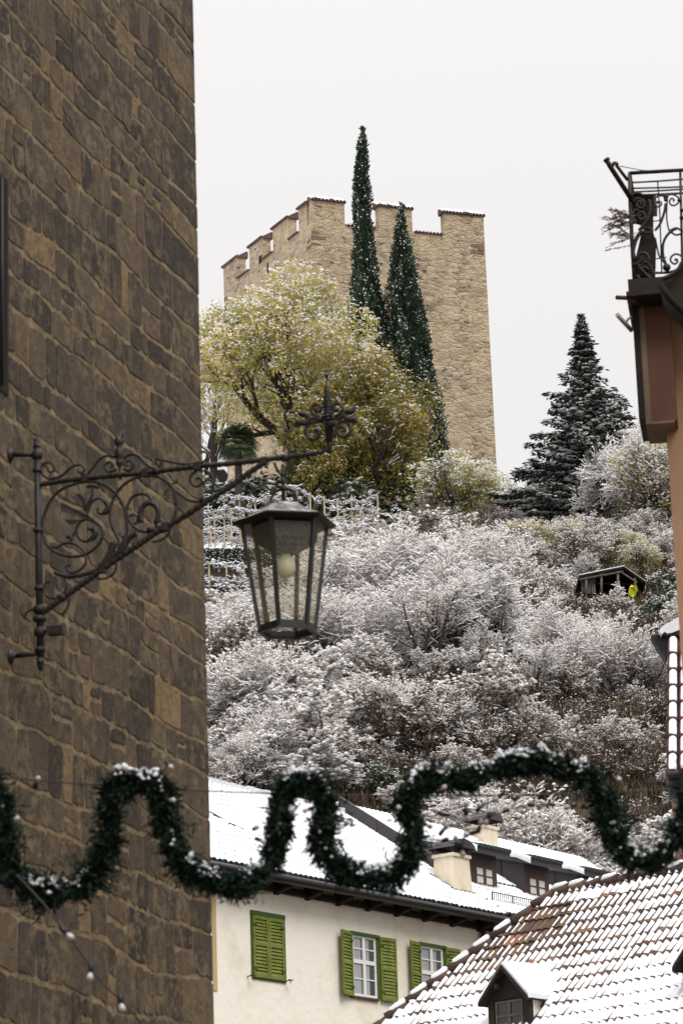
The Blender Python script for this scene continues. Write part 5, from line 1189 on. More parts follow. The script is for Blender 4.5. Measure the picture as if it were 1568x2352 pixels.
for x, y, r in ((600, 400, .026), (1020, 362, .026), (1100, 350, .022), (1385, 315, .026), (1430, 555, .024), (1165, 740, .026), (722, 1035, .026), (440, 1235, .024), (1850, 280, .03), (2000, 255, .024), (1060, 760, .02)):
    c = zp(x, y); part('collar', M['iron'], br, lambda mb: mb.tube([c-wn*.022-wn*0, c+wn*.022], [r, r], 8) if r < .025 else mb.box(c, wn*.02, wd*.022, np.array([0, 0, .024])))
SC = [
 ([(305, 780), (310, 660), (390, 510), (520, 440), (640, 422), (760, 460), (840, 540), (880, 640), (892, 760), (868, 860)], .0078),
 ([(305, 780), (330, 860), (400, 920), (500, 946), (600, 932), (680, 875), (722, 800), (705, 735), (640, 692), (580, 692), (542, 740), (550, 808), (600, 840), (652, 812), (655, 770), (620, 750)], .0075),
 ([(1010, 375), (900, 420), (820, 500), (780, 590), (775, 680), (800, 760), (832, 830), (835, 890)], .0078),
 ([(1010, 375), (1100, 385), (1190, 440), (1232, 530), (1235, 620), (1205, 710), (1150, 768), (1060, 776), (970, 760), (910, 700), (890, 620), (920, 540), (980, 508), (1040, 520), (1066, 565)], .0078),
 ([(990, 705), (985, 650), (1005, 595), (1045, 572), (1090, 590), (1112, 640), (1098, 710)], .0135),
 ([(905, 670), (930, 650), (965, 670), (955, 715), (925, 712)], .006), ([(1082, 690), (1098, 730), (1130, 735), (1140, 705), (1118, 690)], .006),
 ([(300, 372), (350, 402), (430, 382), (500, 322), (560, 305), (592, 330), (578, 362), (548, 352)], .0068),
 ([(300, 372), (296, 312), (340, 285), (380, 310), (376, 350), (345, 352), (340, 325)], .0062),
 ([(605, 380), (650, 330), (700, 265), (760, 240), (815, 250)], .007), ([(820, 335), (762, 352), (735, 312), (765, 285), (792, 300), (780, 326)], .0062),
 ([(868, 262), (920, 230), (980, 250), (1040, 312), (1098, 335)], .007), ([(860, 335), (912, 342), (938, 302), (910, 275), (884, 290), (895, 315)], .0062),
 ([(1100, 332), (1130, 302), (1126, 266), (1096, 264), (1094, 290)], .006), ([(1098, 262), (1180, 280), (1280, 298), (1380, 295), (1430, 280), (1455, 242), (1440, 214), (1408, 216)], .0066),
 ([(1385, 340), (1340, 380), (1338, 430), (1378, 456), (1416, 430), (1405, 398), (1374, 405)], .0066), ([(1400, 345), (1455, 352), (1492, 392), (1500, 440), (1482, 475)], .006),
 ([(1180, 440), (1250, 500), (1320, 550), (1400, 562), (1445, 552)], .0068), ([(1452, 505), (1430, 442), (1450, 410), (1490, 420), (1492, 458), (1466, 452)], .006),
 ([(1185, 440), (1230, 432), (1245, 405)], .004), ([(1185, 470), (1160, 495), (1150, 520)], .004),
 ([(385, 1058), (480, 1086), (600, 1070), (705, 1030)], .0105), ([(600, 930), (602, 985), (572, 1032), (520, 1060), (480, 1050), (468, 1015), (500, 1008)], .0065),
 ([(350, 870), (400, 882), (450, 856), (520, 858), (580, 900), (600, 932)], .0065),
 ([(308, 1180), (330, 1222), (400, 1240), (450, 1200), (466, 1150), (450, 1090), (430, 1075)], .0062), ([(308, 1180), (320, 1132), (362, 1120)], .0055), ([(370, 1310), (430, 1350), (470, 1312), (492, 1240)], .0058),
 ([(245, 1310), (190, 1340), (172, 1385)], .0055), ([(680, 1100), (740, 1100), (800, 1060), (820, 1000)], .0055), ([(1070, 845), (1130, 830), (1180, 790), (1195, 740)], .0055),
 ([(722, 810), (755, 840), (770, 900), (762, 950)], .006), ([(700, 1030), (740, 985), (775, 920), (800, 850)], .017), ([(830, 900), (880, 860), (915, 810), (960, 785)], .013), ([(868, 860), (880, 800)], .012), ([(740, 1000), (800, 940), (860, 900), (880, 850)], .015),
 ([(655, 690), (615, 650), (640, 572), (700, 540), (752, 590), (742, 642), (692, 642), (690, 602)], .007), ([(612, 640), (612, 590), (645, 530), (650, 470)], .007), ([(612, 460), (650, 452), (690, 462)], .009),
 ([(740, 560), (760, 600), (735, 645)], .014), ([(655, 745), (672, 785), (640, 830)], .014),
 ([(540, 740), (520, 790), (490, 815)], .006), ([(470, 808), (500, 812), (498, 838)], .010),
]
def f(mb):
    for pts, r in SC: mb.tube(cat([zp(*p) for p in pts], 7), r*IR, 7)
part('scrollwork', M['iron'], br, f)
def leafpoly(mb, pts, th=.004):
    P = [zp(*p) for p in pts]; mb.prism([p-wd*th for p in P], wd*2*th)
def f(mb):
    leafpoly(mb, [(440, 682), (480, 690), (560, 690), (520, 720), (485, 720)]); leafpoly(mb, [(525, 508), (560, 508), (600, 545), (605, 600), (590, 640), (575, 560)])
    leafpoly(mb, [(415, 572), (440, 572), (640, 668), (648, 690), (600, 680)])
    for k in range(9):
        x = 430+k*22; y = 582+k*10.5; leafpoly(mb, [(x, y), (x+13, y+6), (x+16, y+52-k*2), (x+6, y+44-k*2)])
    leafpoly(mb, [(1520, 340), (1570, 335), (1600, 370), (1590, 420), (1545, 430), (1515, 400)]); leafpoly(mb, [(770, 850), (812, 838), (800, 880), (775, 920), (758, 880)])
part('iron_leaf', M['iron'], br, f)
def f(mb):
    prof = [(845, 405, .012), (843, 380, .006), (840, 335, .006), (838, 300, .02), (838, 288, .026), (838, 276, .014), (838, 258, .02), (836, 232, .027), (835, 200, .024), (835, 180, .011), (834, 165, .024), (833, 140, .029), (832, 118, .022), (831, 104, .006)]
    mb.tube([zp(x, y) for x, y, r in prof], [r for *_, r in prof], 12)
    for s in (-1, 1): mb.tube(cat([zp(838, 165), zp(838+s*24, 145), zp(838+s*18, 112), zp(838+s*30, 100)], 5), .006, 6)
part('finial', M['iron'], br, f)
def f(mb):
    mb.box(zp(395, 1466), wn*.05, wd*.03, np.array([0, 0, .026])); mb.tube([zp(285, 1470), zp(350, 1468)], .014, 8)
part('junction_box', M['iron'], br, f)
def op(x, y): return dp(635.2+x*.16726, 816.7+y*.16726)     # the rosette at the tip
def f(mb):
    mb.tube([op(730, 1345), op(722, 1215), op(720, 1185), op(720, 1180), op(722, 975), op(735, 960), op(735, 925), op(720, 900)], [.014, .016, .016, .024, .023, .036, .034, .02], 12)
    pr = []
    for k in range(30):
        t = k/29; y = 900-440*t; pr.append((712-22*t, y, (.038-.026*t)*(1+.22*math.sin(k*2.1))))
    mb.tube([op(x, y) for x, y, r in pr]+[op(690, 440), op(690, 330)], [r for *_, r in pr]+[.006, .005], 10)
    mb.tube([op(690, y) for y in (330, 300, 285, 268, 250, 235)], [.004, .008, .013, .013, .008, .002], 10)
    R = random.Random(4)
    for k in range(26):   # small iron leaves on the spike
        y = 880-k*17; a = k*2.4; c = op(712-22*k/26, y); d = wn*math.cos(a)+wd*math.sin(a); r = .036-.024*k/26
        mb.tube([c, c+d*r+np.array([0, 0, .006]), c+d*r*1.35-np.array([0, 0, .006])], [.009, .008, .002], 5)
part('spire', M['iron'], br, f)
def f(mb):
    crv = [[(640, 850), (560, 835), (490, 790), (478, 730), (510, 682), (565, 672), (608, 712), (592, 765), (555, 765), (545, 738)],
           [(800, 840), (860, 805), (903, 745), (885, 680), (830, 655), (782, 690), (785, 740), (820, 755), (835, 730)],
           [(640, 900), (560, 905), (455, 935), (402, 1020), (432, 1115), (510, 1152), (568, 1115), (582, 1055), (545, 1020), (520, 1040)],
           [(815, 985), (870, 912), (950, 910), (1008, 970), (1005, 1060), (935, 1120), (855, 1090), (828, 1020), (870, 978), (925, 992), (932, 1035), (905, 1042)],
           [(610, 905), (540, 862), (445, 868)], [(445, 868), (405, 812), (350, 808), (305, 790)], [(445, 868), (405, 928), (330, 925), (285, 925), (272, 985)],
           [(820, 880), (880, 850), (945, 805)], [(945, 805), (975, 775), (1035, 765), (1065, 705)], [(940, 810), (960, 868), (1030, 880), (1072, 870), (1092, 925)]]
    for i, c in enumerate(crv):
        n = len(cat(c, 7)); rr = [.0115]*n if i < 5 or i == 7 else [.012+.008*math.sin(math.pi*k/(n-1)) for k in range(n)]
        mb.tube(cat([op(*p) for p in c], 7), rr, 7)
        if i < 4:
            q = cat([op(*p) for p in c], 7); q2 = [p+wd*(.05*math.sin(math.pi*k/len(q))) for k, p in enumerate(q)]
part('rosette_scroll', M['iron'], br, f)
def f(mb):
    for a in (.9, 2.2, -.9, -2.2):   # same scrolls turned out of the plane
        c = op(722, 930); d = wn*math.cos(a)+wd*math.sin(a); pts = []
        for k in range(14):
            t = k/13; th = t*5.2; r = .055*(1-t*.6); pts.append(c+d*(.075+r*math.cos(th)-.055)+np.array([0, 0, r*math.sin(th)*(-1 if a > 0 else 1)]))
        mb.tube(pts, .007, 6)
part('rosette_curl', M['iron'], br, f)
# ================================================================== LANTERN
LT = dp(652, 1163)                                # top centre below the bow
lan = thing('street_lantern', 'black hexagonal street lantern with hammered glass hanging from the iron bracket', 'lantern', LT)
pm = F/18.0*math.cos(PITCH)                       # picture units per metre, roughly
hx = np.array([-math.sin(math.radians(16)), -math.cos(math.radians(16)), 0]); hy = np.array([-hx[1], hx[0], 0])
def hexring(r, z, ph=0): return [LT+hx*r*math.cos(ph+i*math.pi/3)+hy*r*math.sin(ph+i*math.pi/3)+np.array([0, 0, z]) for i in range(6)]
PH = 0.0
rt, rb_, re_ = .262, .170, .315
zt0 = -.045; zE = -.105; zT_ = -.105; zB = -.765
def loft(mb, rings, cap=(True, True)):
    V = [p for r in rings for p in r]; n = len(rings[0]); fs = [(k*n+i, k*n+(i+1) % n, (k+1)*n+(i+1) % n, (k+1)*n+i) for k in range(len(rings)-1) for i in range(n)]
    if cap[0]: fs.append(tuple(range(n))[::-1])
    if cap[1]: fs.append(tuple(range((len(rings)-1)*n, len(rings)*n)))
    mb.add(V, fs)
part('canopy', M['zinc'], lan, lambda mb: loft(mb, [hexring(re_-.035, zE+.005, PH), hexring(re_-.01, zE+.0, PH), hexring(.235, zE+.028, PH), hexring(.125, -.012, PH), hexring(.115, 0, PH)]))
part('eave', M['lead'], lan, lambda mb: loft(mb, [hexring(rt+.01, zE-.03, PH), hexring(re_, zE-.014, PH), hexring(re_+.004, zE-.004, PH), hexring(re_-.03, zE+.004, PH)]))
def f(mb):
    top = hexring(rt, zT_-.02, PH); bot = hexring(rb_, zB, PH)
    for a, b in zip(top, bot):
        c = (a-LT)*[1, 1, 0]; c = c/np.linalg.norm(c); s = np.array([-c[1], c[0], 0]); w_ = .0125
        mb.hexa([b-c*w_-s*w_, b+c*w_*.6-s*w_, b+c*w_*.6+s*w_, b-c*w_+s*w_, a-c*w_-s*w_, a+c*w_*.6-s*w_, a+c*w_*.6+s*w_, a-c*w_+s*w_])
    for r, z, hgt in ((rt+.004, zT_-.028, .03), (rb_+.006, zB-.004, .03), (rb_+.014, zB-.02, .014)):
        o_ = hexring(r, z, PH); i_ = hexring(r-.028, z, PH); o2 = hexring(r, z+hgt, PH); i2 = hexring(r-.028, z+hgt, PH)
        mb.add(o_+i_+o2+i2, [q for i in range(6) for q in ((i, (i+1) % 6, 12+(i+1) % 6, 12+i), (6+(i+1) % 6, 6+i, 18+i, 18+(i+1) % 6), (i, 6+i, 6+(i+1) % 6, (i+1) % 6), (12+i, 12+(i+1) % 6, 18+(i+1) % 6, 18+i))])
part('frame', M['lead'], lan, f)
for i in range(6):
    top = hexring(rt-.006, zT_-.03, PH); bot = hexring(rb_-.005, zB+.02, PH); j = (i+1) % 6
    def f(mb):
        a, b, c, d = bot[i], bot[j], top[j], top[i]; ce = (a+b+c+d)/4
        q = [ce+(p-ce)*.94 for p in (a, b, c, d)]; n_ = np.cross(q[1]-q[0], q[3]-q[0]); n_ = n_/np.linalg.norm(n_)
        mb.add(q, [(0, 1, 2, 3)])
    part('glass_pane', M['glass'], lan, f)
part('reflector', M['lead'], lan, lambda mb: loft(mb, [hexring(.205, zT_-.035, PH), hexring(.195, zT_-.115, PH), hexring(.075, zT_-.19, PH), hexring(.06, zT_-.185, PH), hexring(.18, zT_-.105, PH)]))
def f(mb):
    c = LT+np.array([0, 0, zT_-.27]); mb.lathe(c, (0, 0, 1), [(-.075, .003), (-.07, .022), (-.05, .045), (-.02, .058), (.015, .058), (.045, .046), (.065, .034), (.08, .03)], 18)
bl = part('bulb', M['milk'], lan, f, True)
part('socket', M['lead'], bl, lambda mb: mb.tube([LT+np.array([0, 0, zT_-.195]), LT+np.array([0, 0, zT_-.13])], .035, 12))
def f(mb):
    bow = [LT+wn*x+np.array([0, 0, z]) for x, z in ((-.078, .0), (-.08, .05), (-.06, .09), (-.025, .108), (0, .112), (.025, .108), (.06, .09), (.08, .05), (.078, .0))]
    mb.tube(cat(bow, 5), .0095, 8); mb.tube([LT+np.array([0, 0, -.01]), LT+np.array([0, 0, .26])], [.014, .010], 8)
    mb.tube([LT+np.array([0, 0, .10]), LT+np.array([0, 0, .125])], .022, 8)
    top = dp(648, 1068); c = LT+np.array([0, 0, .2])
    for s in (-1, 1): mb.tube(cat([top+wn*s*.05+np.array([0, 0, .02]), top+wn*s*.03-np.array([0, 0, .03]), c+wn*s*.012, c-np.array([0, 0, .03])], 5), .009, 6)
    mb.ball(c-np.array([0, 0, .045]), .02, 8); mb.ball(c+np.array([0, 0, .0]), .017, 8)
part('hanger', M['iron'], lan, f)
# ================================================================== GARLANDS
GY = 13.0
def gpt(px, py, Y=GY): return at(px, py, Y)
def garland(path, label, seed, thick=.06, Y=GY, dens=1.0):
    R = RS(seed); P = np.array(cat([gpt(x, y, Y) for x, y in path], 14)); o = thing('fir_garland', label, 'garland', P[len(P)//2], 'fir garlands across the street')
    seg = np.linalg.norm(np.diff(P, axis=0), axis=1); cum = np.concatenate([[0], np.cumsum(seg)]); Lt = cum[-1]
    mb = MB(); mb.tube(list(P), .012, 6); mb.build('wire_core', M['cable'], o)
    n = int(Lt*2200*dens); nc_ = n//14; s = np.clip(np.repeat(R.uniform(0, Lt, nc_), 14)+R.normal(size=nc_*14)*.010, 0, Lt); n = len(s); C = np.stack([np.interp(s, cum, P[:, k]) for k in range(3)], 1); T_ = np.stack([np.interp(s, cum, np.gradient(P[:, k], cum)) for k in range(3)], 1); T_ = norm(T_)
    rd = norm(np.cross(T_, np.repeat(R.normal(size=(n//14, 3)), 14, 0)+R.normal(size=(n, 3))*.28)); grp = np.repeat(R.choice([.4, .65, .9, 1.3, 2.0], n//14, p=[.2, .27, .3, .16, .07]), 14); lump = np.array([1+.8*nz(q*8, seed, 0)+.9*nz(q*26, seed, 5) for q in s])
    fb = FB(); A = C+rd*(R.uniform(.0, .35, n)*thick)[:, None]; base = A; tip_d = norm(rd+T_*.5*R.normal(size=(n, 1))+R.normal(size=(n, 3))*.35); Ls = thick*R.uniform(.55, .95, n)*lump*grp
    # each spray: a stem with needle blades
    for k in range(5):
        st = base+tip_d*(Ls*(.15+.19*k))[:, None]; dd = norm(tip_d+R.normal(size=(n, 3))*.75); s_ = norm(np.cross(dd, R.normal(size=(n, 3))))*.0055; L_ = (.026*R.uniform(.7, 1.3, n))[:, None]
        fb.quads(np.stack([st-s_, st+s_, st+dd*L_+s_*.4, st+dd*L_-s_*.4], 1), R.beta(1.5, 3, n))
    fb.build('needles', M['garl'], o)
    core = MB(); core.tube(list(P), [thick*.34*(1+.8*nz(c*12, seed, 0)) for c in cum], 10); core.build('inner_foliage', M['garl'], o)
    S = FB(); hor = 1-np.abs(T_[:, 2]); k_ = int(n*1.6); idx = R.randint(0, n, k_); sn = np.array([nz(s[i]*7, seed+3, 1) for i in idx])
    ok = R.uniform(size=k_) < (hor[idx]**1.5)*(.5+1.1*sn)+.035*(sn > .05); idx = idx[ok]
    off = np.zeros((len(idx), 3)); off[:, 2] = thick*lump[idx]*R.uniform(.78, 1.1, len(idx)); lat = norm(np.cross(T_[idx], [0, 0, 1.]))*(R.normal(size=len(idx))*thick*.42)[:, None]; off[:, 2] -= (np.abs(R.normal(size=len(idx)))*.0)
    off[:, 2] -= (np.linalg.norm(lat, axis=1)**2)*9
    blobs(S, C[idx]+off+lat, R.uniform(.4, 1.35, len(idx))*.0115, R, .8); S.build('snow_cover', M['snow'], o)
    return o, P, cum
ga, gP, gc = garland([(-90, 1640), (-40, 1760), (0, 1840), (12, 1930), (30, 2000), (62, 2040), (115, 2058), (170, 2050), (215, 2008), (243, 1950), (250, 1885), (256, 1830), (290, 1800), (345, 1795), (370, 1820), (377, 1870), (392, 1930), (415, 1985), (455, 2012), (505, 2030), (560, 2030), (608, 2008), (636, 1950), (645, 1890), (645, 1830), (668, 1800), (712, 1803), (750, 1835), (752, 1885), (735, 1930), (748, 1972), (800, 2005), (850, 2020), (908, 2010), (940, 1965), (948, 1905), (932, 1850), (948, 1812), (1000, 1790), (1070, 1790), (1140, 1772), (1210, 1752), (1290, 1765), (1355, 1790), (1385, 1835), (1395, 1890), (1420, 1945), (1470, 1978), (1525, 1968), (1560, 1925), (1578, 1860), (1600, 1800), (1680, 1700)], 'snow topped dark green fir garland waving across the whole street', 71)
if 'group' in ga.keys(): del ga['group']
def clear_bulb(name, c, d, r, par, sock=True):
    """a small clear bulb: d points from socket to glass"""
    d = np.array(d, float); d /= np.linalg.norm(d); c = np.array(c)
    prof = [(-r*1.7, r*.35), (-r*1.3, r*.5), (-r*.8, r*.78), (0, r), (r*.6, r*.8), (r*.95, r*.3), (r, .0005)]
    mb = MB(); mb.lathe(c, d, prof, 12); o = mb.build(name, M['bulb'], par, True)
    if sock: part('socket', M['socket'], o, lambda mb: mb.lathe(c, d, [(-r*4.2, r*.55), (-r*4.0, r*.8), (-r*1.7, r*.78), (-r*1.55, r*.5)], 10))
    return o
for x, y in ((88, 1838-1690+1690-50), (40, 1880), (393, 1762), (398, 1838), (590, 1900), (605, 1933), (700, 1862), (1305, 1712), (1420, 1790), (668, 1860), (915, 1855), (1020, 1808)):
    clear_bulb('bulb', gpt(x, y, GY-.06), (rnd.uniform(-1, 1), -.4, rnd.uniform(-.6, 1)), .012, ga)
# carrying wire behind the garland
def sag(p0, p1, n, s): return [np.array(p0)*(1-k/n)+np.array(p1)*(k/n)-np.array([0, 0, s*4*(k/n)*(1-k/n)]) for k in range(n+1)]
wr = MB(); wr.tube(sag(gpt(-420, 1740, 13.4), gpt(1900, 1790, 13.4), 40, .12), .004, 6); o = wr.build('support_wire', M['cable']); tag(o, 'thin dark wire stretched across the street behind the garland', 'wire')
# string of bulbs at lower left
LY = 12.6
cab = [(40, 2010), (108, 2085), (135, 2120), (160, 2150), (205, 2215), (240, 2262), (282, 2300), (330, 2356), (380, 2420)]
ls = thing('bulb_string', 'black cable with three hanging clear bulbs at the lower left below the garland', 'light string', gpt(207, 2220, LY))
mb = MB(); mb.tube(cat([gpt(x, y, LY) for x, y in cab], 8), .0048, 7); mb.build('cable', M['cable'], ls)
for (sx, sy, bx_, by) in ((143, 2133, 163, 2153), (210, 2222, 207, 2246), (277, 2292, 281, 2317)):
    a_, b_ = gpt(sx, sy, LY), gpt(bx_, by, LY-.01); clear_bulb('bulb', b_, b_-a_, .0155, ls)
# light ornament strings inside the right arch
SY = 13.2
def z3(x, y): return ((1600+x/1.581)*.60494, (2750+y/1.581)*.60494)
lo = thing('bulb_string', 'tangle of small bulbs on black sockets hanging inside the right arch of the garland', 'light string', gpt(*z3(400, 520), SY))
chain1 = [(-20, 585), (60, 560), (110, 535), (160, 547), (265, 520), (350, 500), (470, 432), (560, 400), (625, 378), (700, 350)]
chain2 = [(125, 640), (230, 605), (300, 655), (345, 620), (400, 560), (495, 520), (600, 495), (645, 487), (765, 482), (900, 490), (985, 500), (1040, 470)]
chain3 = [(60, 690), (130, 700), (210, 720), (245, 770), (260, 640), (345, 625)]
mb = MB()
for ch in (chain1, chain2, chain3): mb.tube(cat([gpt(*z3(*p), SY) for p in ch], 6), .0028, 5)
mb.build('cable', M['cable'], lo)
for (x, y, dx, dy) in ((110, 533, -.8, -.5), (160, 545, .9, .2), (265, 515, .1, -1), (268, 535, .3, 1), (350, 500, .8, -.8), (470, 430, -.4, .3), (495, 522, -1, .4), (645, 487, -1, .1), (765, 480, -.9, -.1), (900, 490, -.6, .2), (990, 500, .4, .3), (620, 377, .9, .1), (125, 640, .6, -.8), (300, 655, -.9, .3), (345, 622, .3, -.9), (130, 700, -.8, .4), (212, 722, -.2, -1), (240, 745, .1, 1), (575, 440, .6, -.4), (20, 600, .5, .3), (400, 560, -.2, .4)):
    d = gpt(x+dx*10, y+dy*10, SY)-gpt(x, y, SY); d = np.array([dx, rnd.uniform(-.3, .1), -dy]); d /= np.linalg.norm(d); c = gpt(*z3(x, y), SY); clear_bulb('bulb', c+d*.028, d, .0125, lo)
# ================================================================== SALMON HOUSE WITH BALCONY (right)
BY = 25.0
bh = thing('salmon_house', 'salmon painted house at the right edge with a brown bay under an iron balcony', 'house', at(1560, 1400, BY))
X0 = at(1529, 990, BY)
SFa = np.array([math.cos(math.radians(-8)), math.sin(math.radians(-8)), 0]); SFu = np.array([-SFa[1], SFa[0], 0])
SF = Fr([X0[0], X0[1], 0], SFa, SFu)
_, zbay = SF.px_u(1529, 990); _, zslab = SF.px_u(1480, 690)
part('wall', M['terracotta'], bh, lambda mb: SF.box(mb, 0, 4, 0, 7, 0, zslab-.03))
a_l = SF.px_u(1457, 800, -.9)[0]
bay = bpy.data.objects.new('bay', None); COL.objects.link(bay); bay.parent = bh; bay.location = Vector(tuple(SF.p(0, -.2, zbay)))-bh.location
ba = [SF.px_u(x, 850, -.3)[0] for x in (1459, 1474, 1487, 1524)]
def f(mb): SF.box(mb, ba[0], ba[1], -.3, .35, zbay+.03, zslab)
part('corner_post', M['beam'], bay, f)
def f(mb): SF.box(mb, ba[1], ba[2], -.27, .3, zbay-.01, zslab-.02); SF.box(mb, ba[2], ba[3]+.06, -.29, -.2, zslab-.13, zslab-.02); SF.box(mb, ba[2], ba[3]+.06, -.265, .3, zbay-.012, zbay+.01)
part('frame', M['tan'], bay, f)
part('panel', M['brownpaint'], bay, lambda mb: SF.box(mb, ba[2], ba[3]+.08, -.255, .35, zbay+.01, zslab-.02))
bal = bpy.data.objects.new('balcony', None); COL.objects.link(bal); bal.parent = bh; bal.location = Vector(tuple(SF.p(0, -.5, zslab)))-bh.location
def b4(x, y): return (1331+x*.1543, 363+y*.1543)
sl = SF.px_u(*b4(722, 2015), -.55); 
part('slab', M['beam'], bal, lambda mb: (SF.box(mb, sl[0], 3, -.55, .3, zslab+.002, sl[1]), SF.box(mb, sl[0]-.02, 3, -.57, .3, sl[1]-.03, sl[1]+.012)))
def bp_(x, y, off=0.0): q = on_plane(*b4(x, y), SF.p(0, -.5, 0), SF.u); return q+SF.u*off
def f(mb):
    mb.tube([bp_(555, 2135, -.1), bp_(760, 2085), bp_(900, 2060, .2)], .02, 8)
part('drain_spout', M['maroon'], bal, f)
def f(mb):
    mb.tube([bp_(738, 225), bp_(1537, 178), bp_(1900, 155)], .018, 8); mb.tube([bp_(738, 225), bp_(745, 600), bp_(770, 1200), bp_(820, 2010)], .018, 8)
    for y0, y1, r in ((365, 320, .008), (450, 430, .008), (505, 468, .008), (555, 525, .010)): mb.tube(cat([bp_(780, y0), bp_(1150, (y0+y1)/2+2), bp_(1480, y1), bp_(1900, y1-20)], 5), r, 6)
    mb.tube([bp_(1490, 190), bp_(1530, 1900)], .013, 6); mb.tube([bp_(1155, 360), bp_(1185, 800), bp_(1215, 1700)], .007, 6)
    mb.tube([bp_(1085, 940), bp_(1230, 930)], .006, 5); mb.tube([bp_(1100, 1505), bp_(1285, 1480)], .006, 5)
    mb.tube([bp_(850, 1600), bp_(960, 1680), bp_(1110, 1710), bp_(1290, 1708), bp_(1400, 1680), bp_(1537, 1600)], .011, 6)
    # side return rail running back to the wall
    c = bp_(738, 225); mb.tube([c, c+SF.u*1.0], .016, 6)
rail = part('railing', M['iron'], bal, f)
BS = [([(1095, 625), (1170, 580), (1270, 575)], .008), ([(1100, 660), (1120, 720), (1165, 740), (1210, 705), (1200, 665), (1160, 668)], .008), ([(1280, 575), (1360, 555), (1430, 575), (1470, 620), (1460, 680), (1400, 720), (1345, 700), (1335, 645), (1370, 612), (1400, 640), (1385, 660)], .008),
 ([(1275, 690), (1260, 800), (1230, 900), (1190, 1000), (1120, 1090)], .012), ([(1300, 620), (1290, 800), (1295, 950), (1325, 1100)], .007), ([(1440, 1060), (1380, 1090), (1300, 1160), (1250, 1250), (1232, 1350), (1240, 1480), (1275, 1580)], .012), ([(1340, 1090), (1430, 1055), (1500, 1085), (1537, 1090)], .010), ([(1350, 1110), (1420, 1155), (1490, 1145), (1530, 1110)], .009),
 ([(1537, 1510), (1480, 1455), (1410, 1445), (1355, 1490), (1352, 1550), (1405, 1590), (1450, 1560), (1440, 1520), (1415, 1530)], .009), ([(1120, 1200), (1150, 1350), (1185, 1480), (1270, 1590)], .008),
 ([(770, 570), (830, 535), (890, 545), (950, 570)], .012), ([(790, 660), (850, 620), (930, 640), (960, 700), (920, 760), (860, 740), (850, 680), (890, 655), (920, 690), (895, 715)], .012), ([(830, 960), (790, 880), (810, 800), (880, 790)], .012), ([(850, 880), (880, 830), (940, 830), (970, 890), (930, 930), (880, 910), (885, 870), (915, 870)], .013),
 ([(1030, 640), (1045, 760), (1020, 880), (985, 950), (930, 1030), (880, 1090)], .016), ([(925, 1095), (860, 1180), (810, 1300), (790, 1420), (820, 1520)], .019), ([(900, 1080), (980, 1050), (1060, 1070), (1080, 1105), (1020, 1130), (940, 1115), (900, 1080)], .010), ([(850, 1500), (880, 1440), (960, 1430), (1020, 1490), (1000, 1570), (950, 1560)], .013), ([(790, 1600), (870, 1580), (930, 1500)], .012),
 ([(860, 1600), (940, 1700), (1050, 1800), (1160, 1820)], .012), ([(880, 1680), (960, 1640), (1030, 1680)], .01), ([(840, 1760), (900, 1820), (1000, 1880), (1110, 1880)], .014), ([(920, 1880), (1000, 1830), (1080, 1860)], .01), ([(860, 1950), (950, 1920), (1100, 1970), (1200, 1960)], .012), ([(1000, 1560), (1060, 1640), (1090, 1750)], .008)]
def f(mb):
    for c, r in BS: mb.tube(cat([bp_(*p, -.02) for p in c], 6), r, 7)
    for x, y, r in ((1278, 590, .024), (1278, 630, .02), (1290, 1640, .036), (1480, 640, .02), (1515, 790, .02), (1515, 900, .022), (1160, 670, .014), (1425, 1525, .013)): mb.ball(bp_(x, y, -.02), r, 8)
    R = random.Random(3)
    for k in range(16):
        x, y = R.uniform(800, 1080), R.uniform(1600, 1980); mb.tube(cat([bp_(x, y, -.01), bp_(x+R.uniform(-60, 60), y+R.uniform(-50, 50), -.01), bp_(x+R.uniform(-90, 90), y+R.uniform(-80, 80), -.01)], 4), .008, 5)
part('scrollwork', M['iron'], rail, f)
def f(mb):
    mb.prism([bp_(790, 420, .25), bp_(1105, 395, .25), bp_(1100, 520, .25), bp_(800, 540, .25)], SF.u*.3)
part('planter_box', M['maroon'], bal, f)
def f(mb):   # dark tarred screen behind the ornament, the solid corner of the balcony
    mb.prism([bp_(760, 540, .04), bp_(1085, 530, .04), bp_(1085, 1080, .04), bp_(1130, 1230, .04), bp_(1105, 1990, .04), bp_(820, 2000, .04), bp_(800, 1560, .04), bp_(905, 1105, .04), bp_(975, 985, .04), bp_(905, 965, .04), bp_(835, 940, .04), bp_(765, 940, .04)], SF.u*.03)
part('screen', M['beam'], bal, f)
def f(mb):   # outrigger poles of a clothes line
    mb.tube([bp_(425, 195, -.25), bp_(470, 265, -.22), bp_(780, 640, .0)], .022, 8); mb.tube([bp_(415, 182, -.25), bp_(432, 205, -.25)], .03, 8)
    mb.tube(cat([bp_(500, 255, -.2), bp_(530, 205, -.2), bp_(570, 190, -.15)], 4), .016, 7); mb.tube([bp_(555, 205, -.15), bp_(705, 325, 0)], .015, 7); mb.tube([bp_(600, 185, -.1), bp_(900, 180, 0), bp_(1090, 190, 0)], .004, 5)
part('pole', M['iron'], bal, f)
def f(mb):   # second outrigger below the slab
    e = lambda x, y: on_plane(1149.4+x*.2829, 363+y*.2829, SF.p(0, -.35, 0), SF.u)
    mb.tube([e(955, 1335)-SF.u*.2, e(1060, 1400)], .02, 8); mb.tube(cat([e(1010, 1365), e(1030, 1310), e(1065, 1290)], 4), .010, 6)
part('pole', M['zinc'], bay, f)
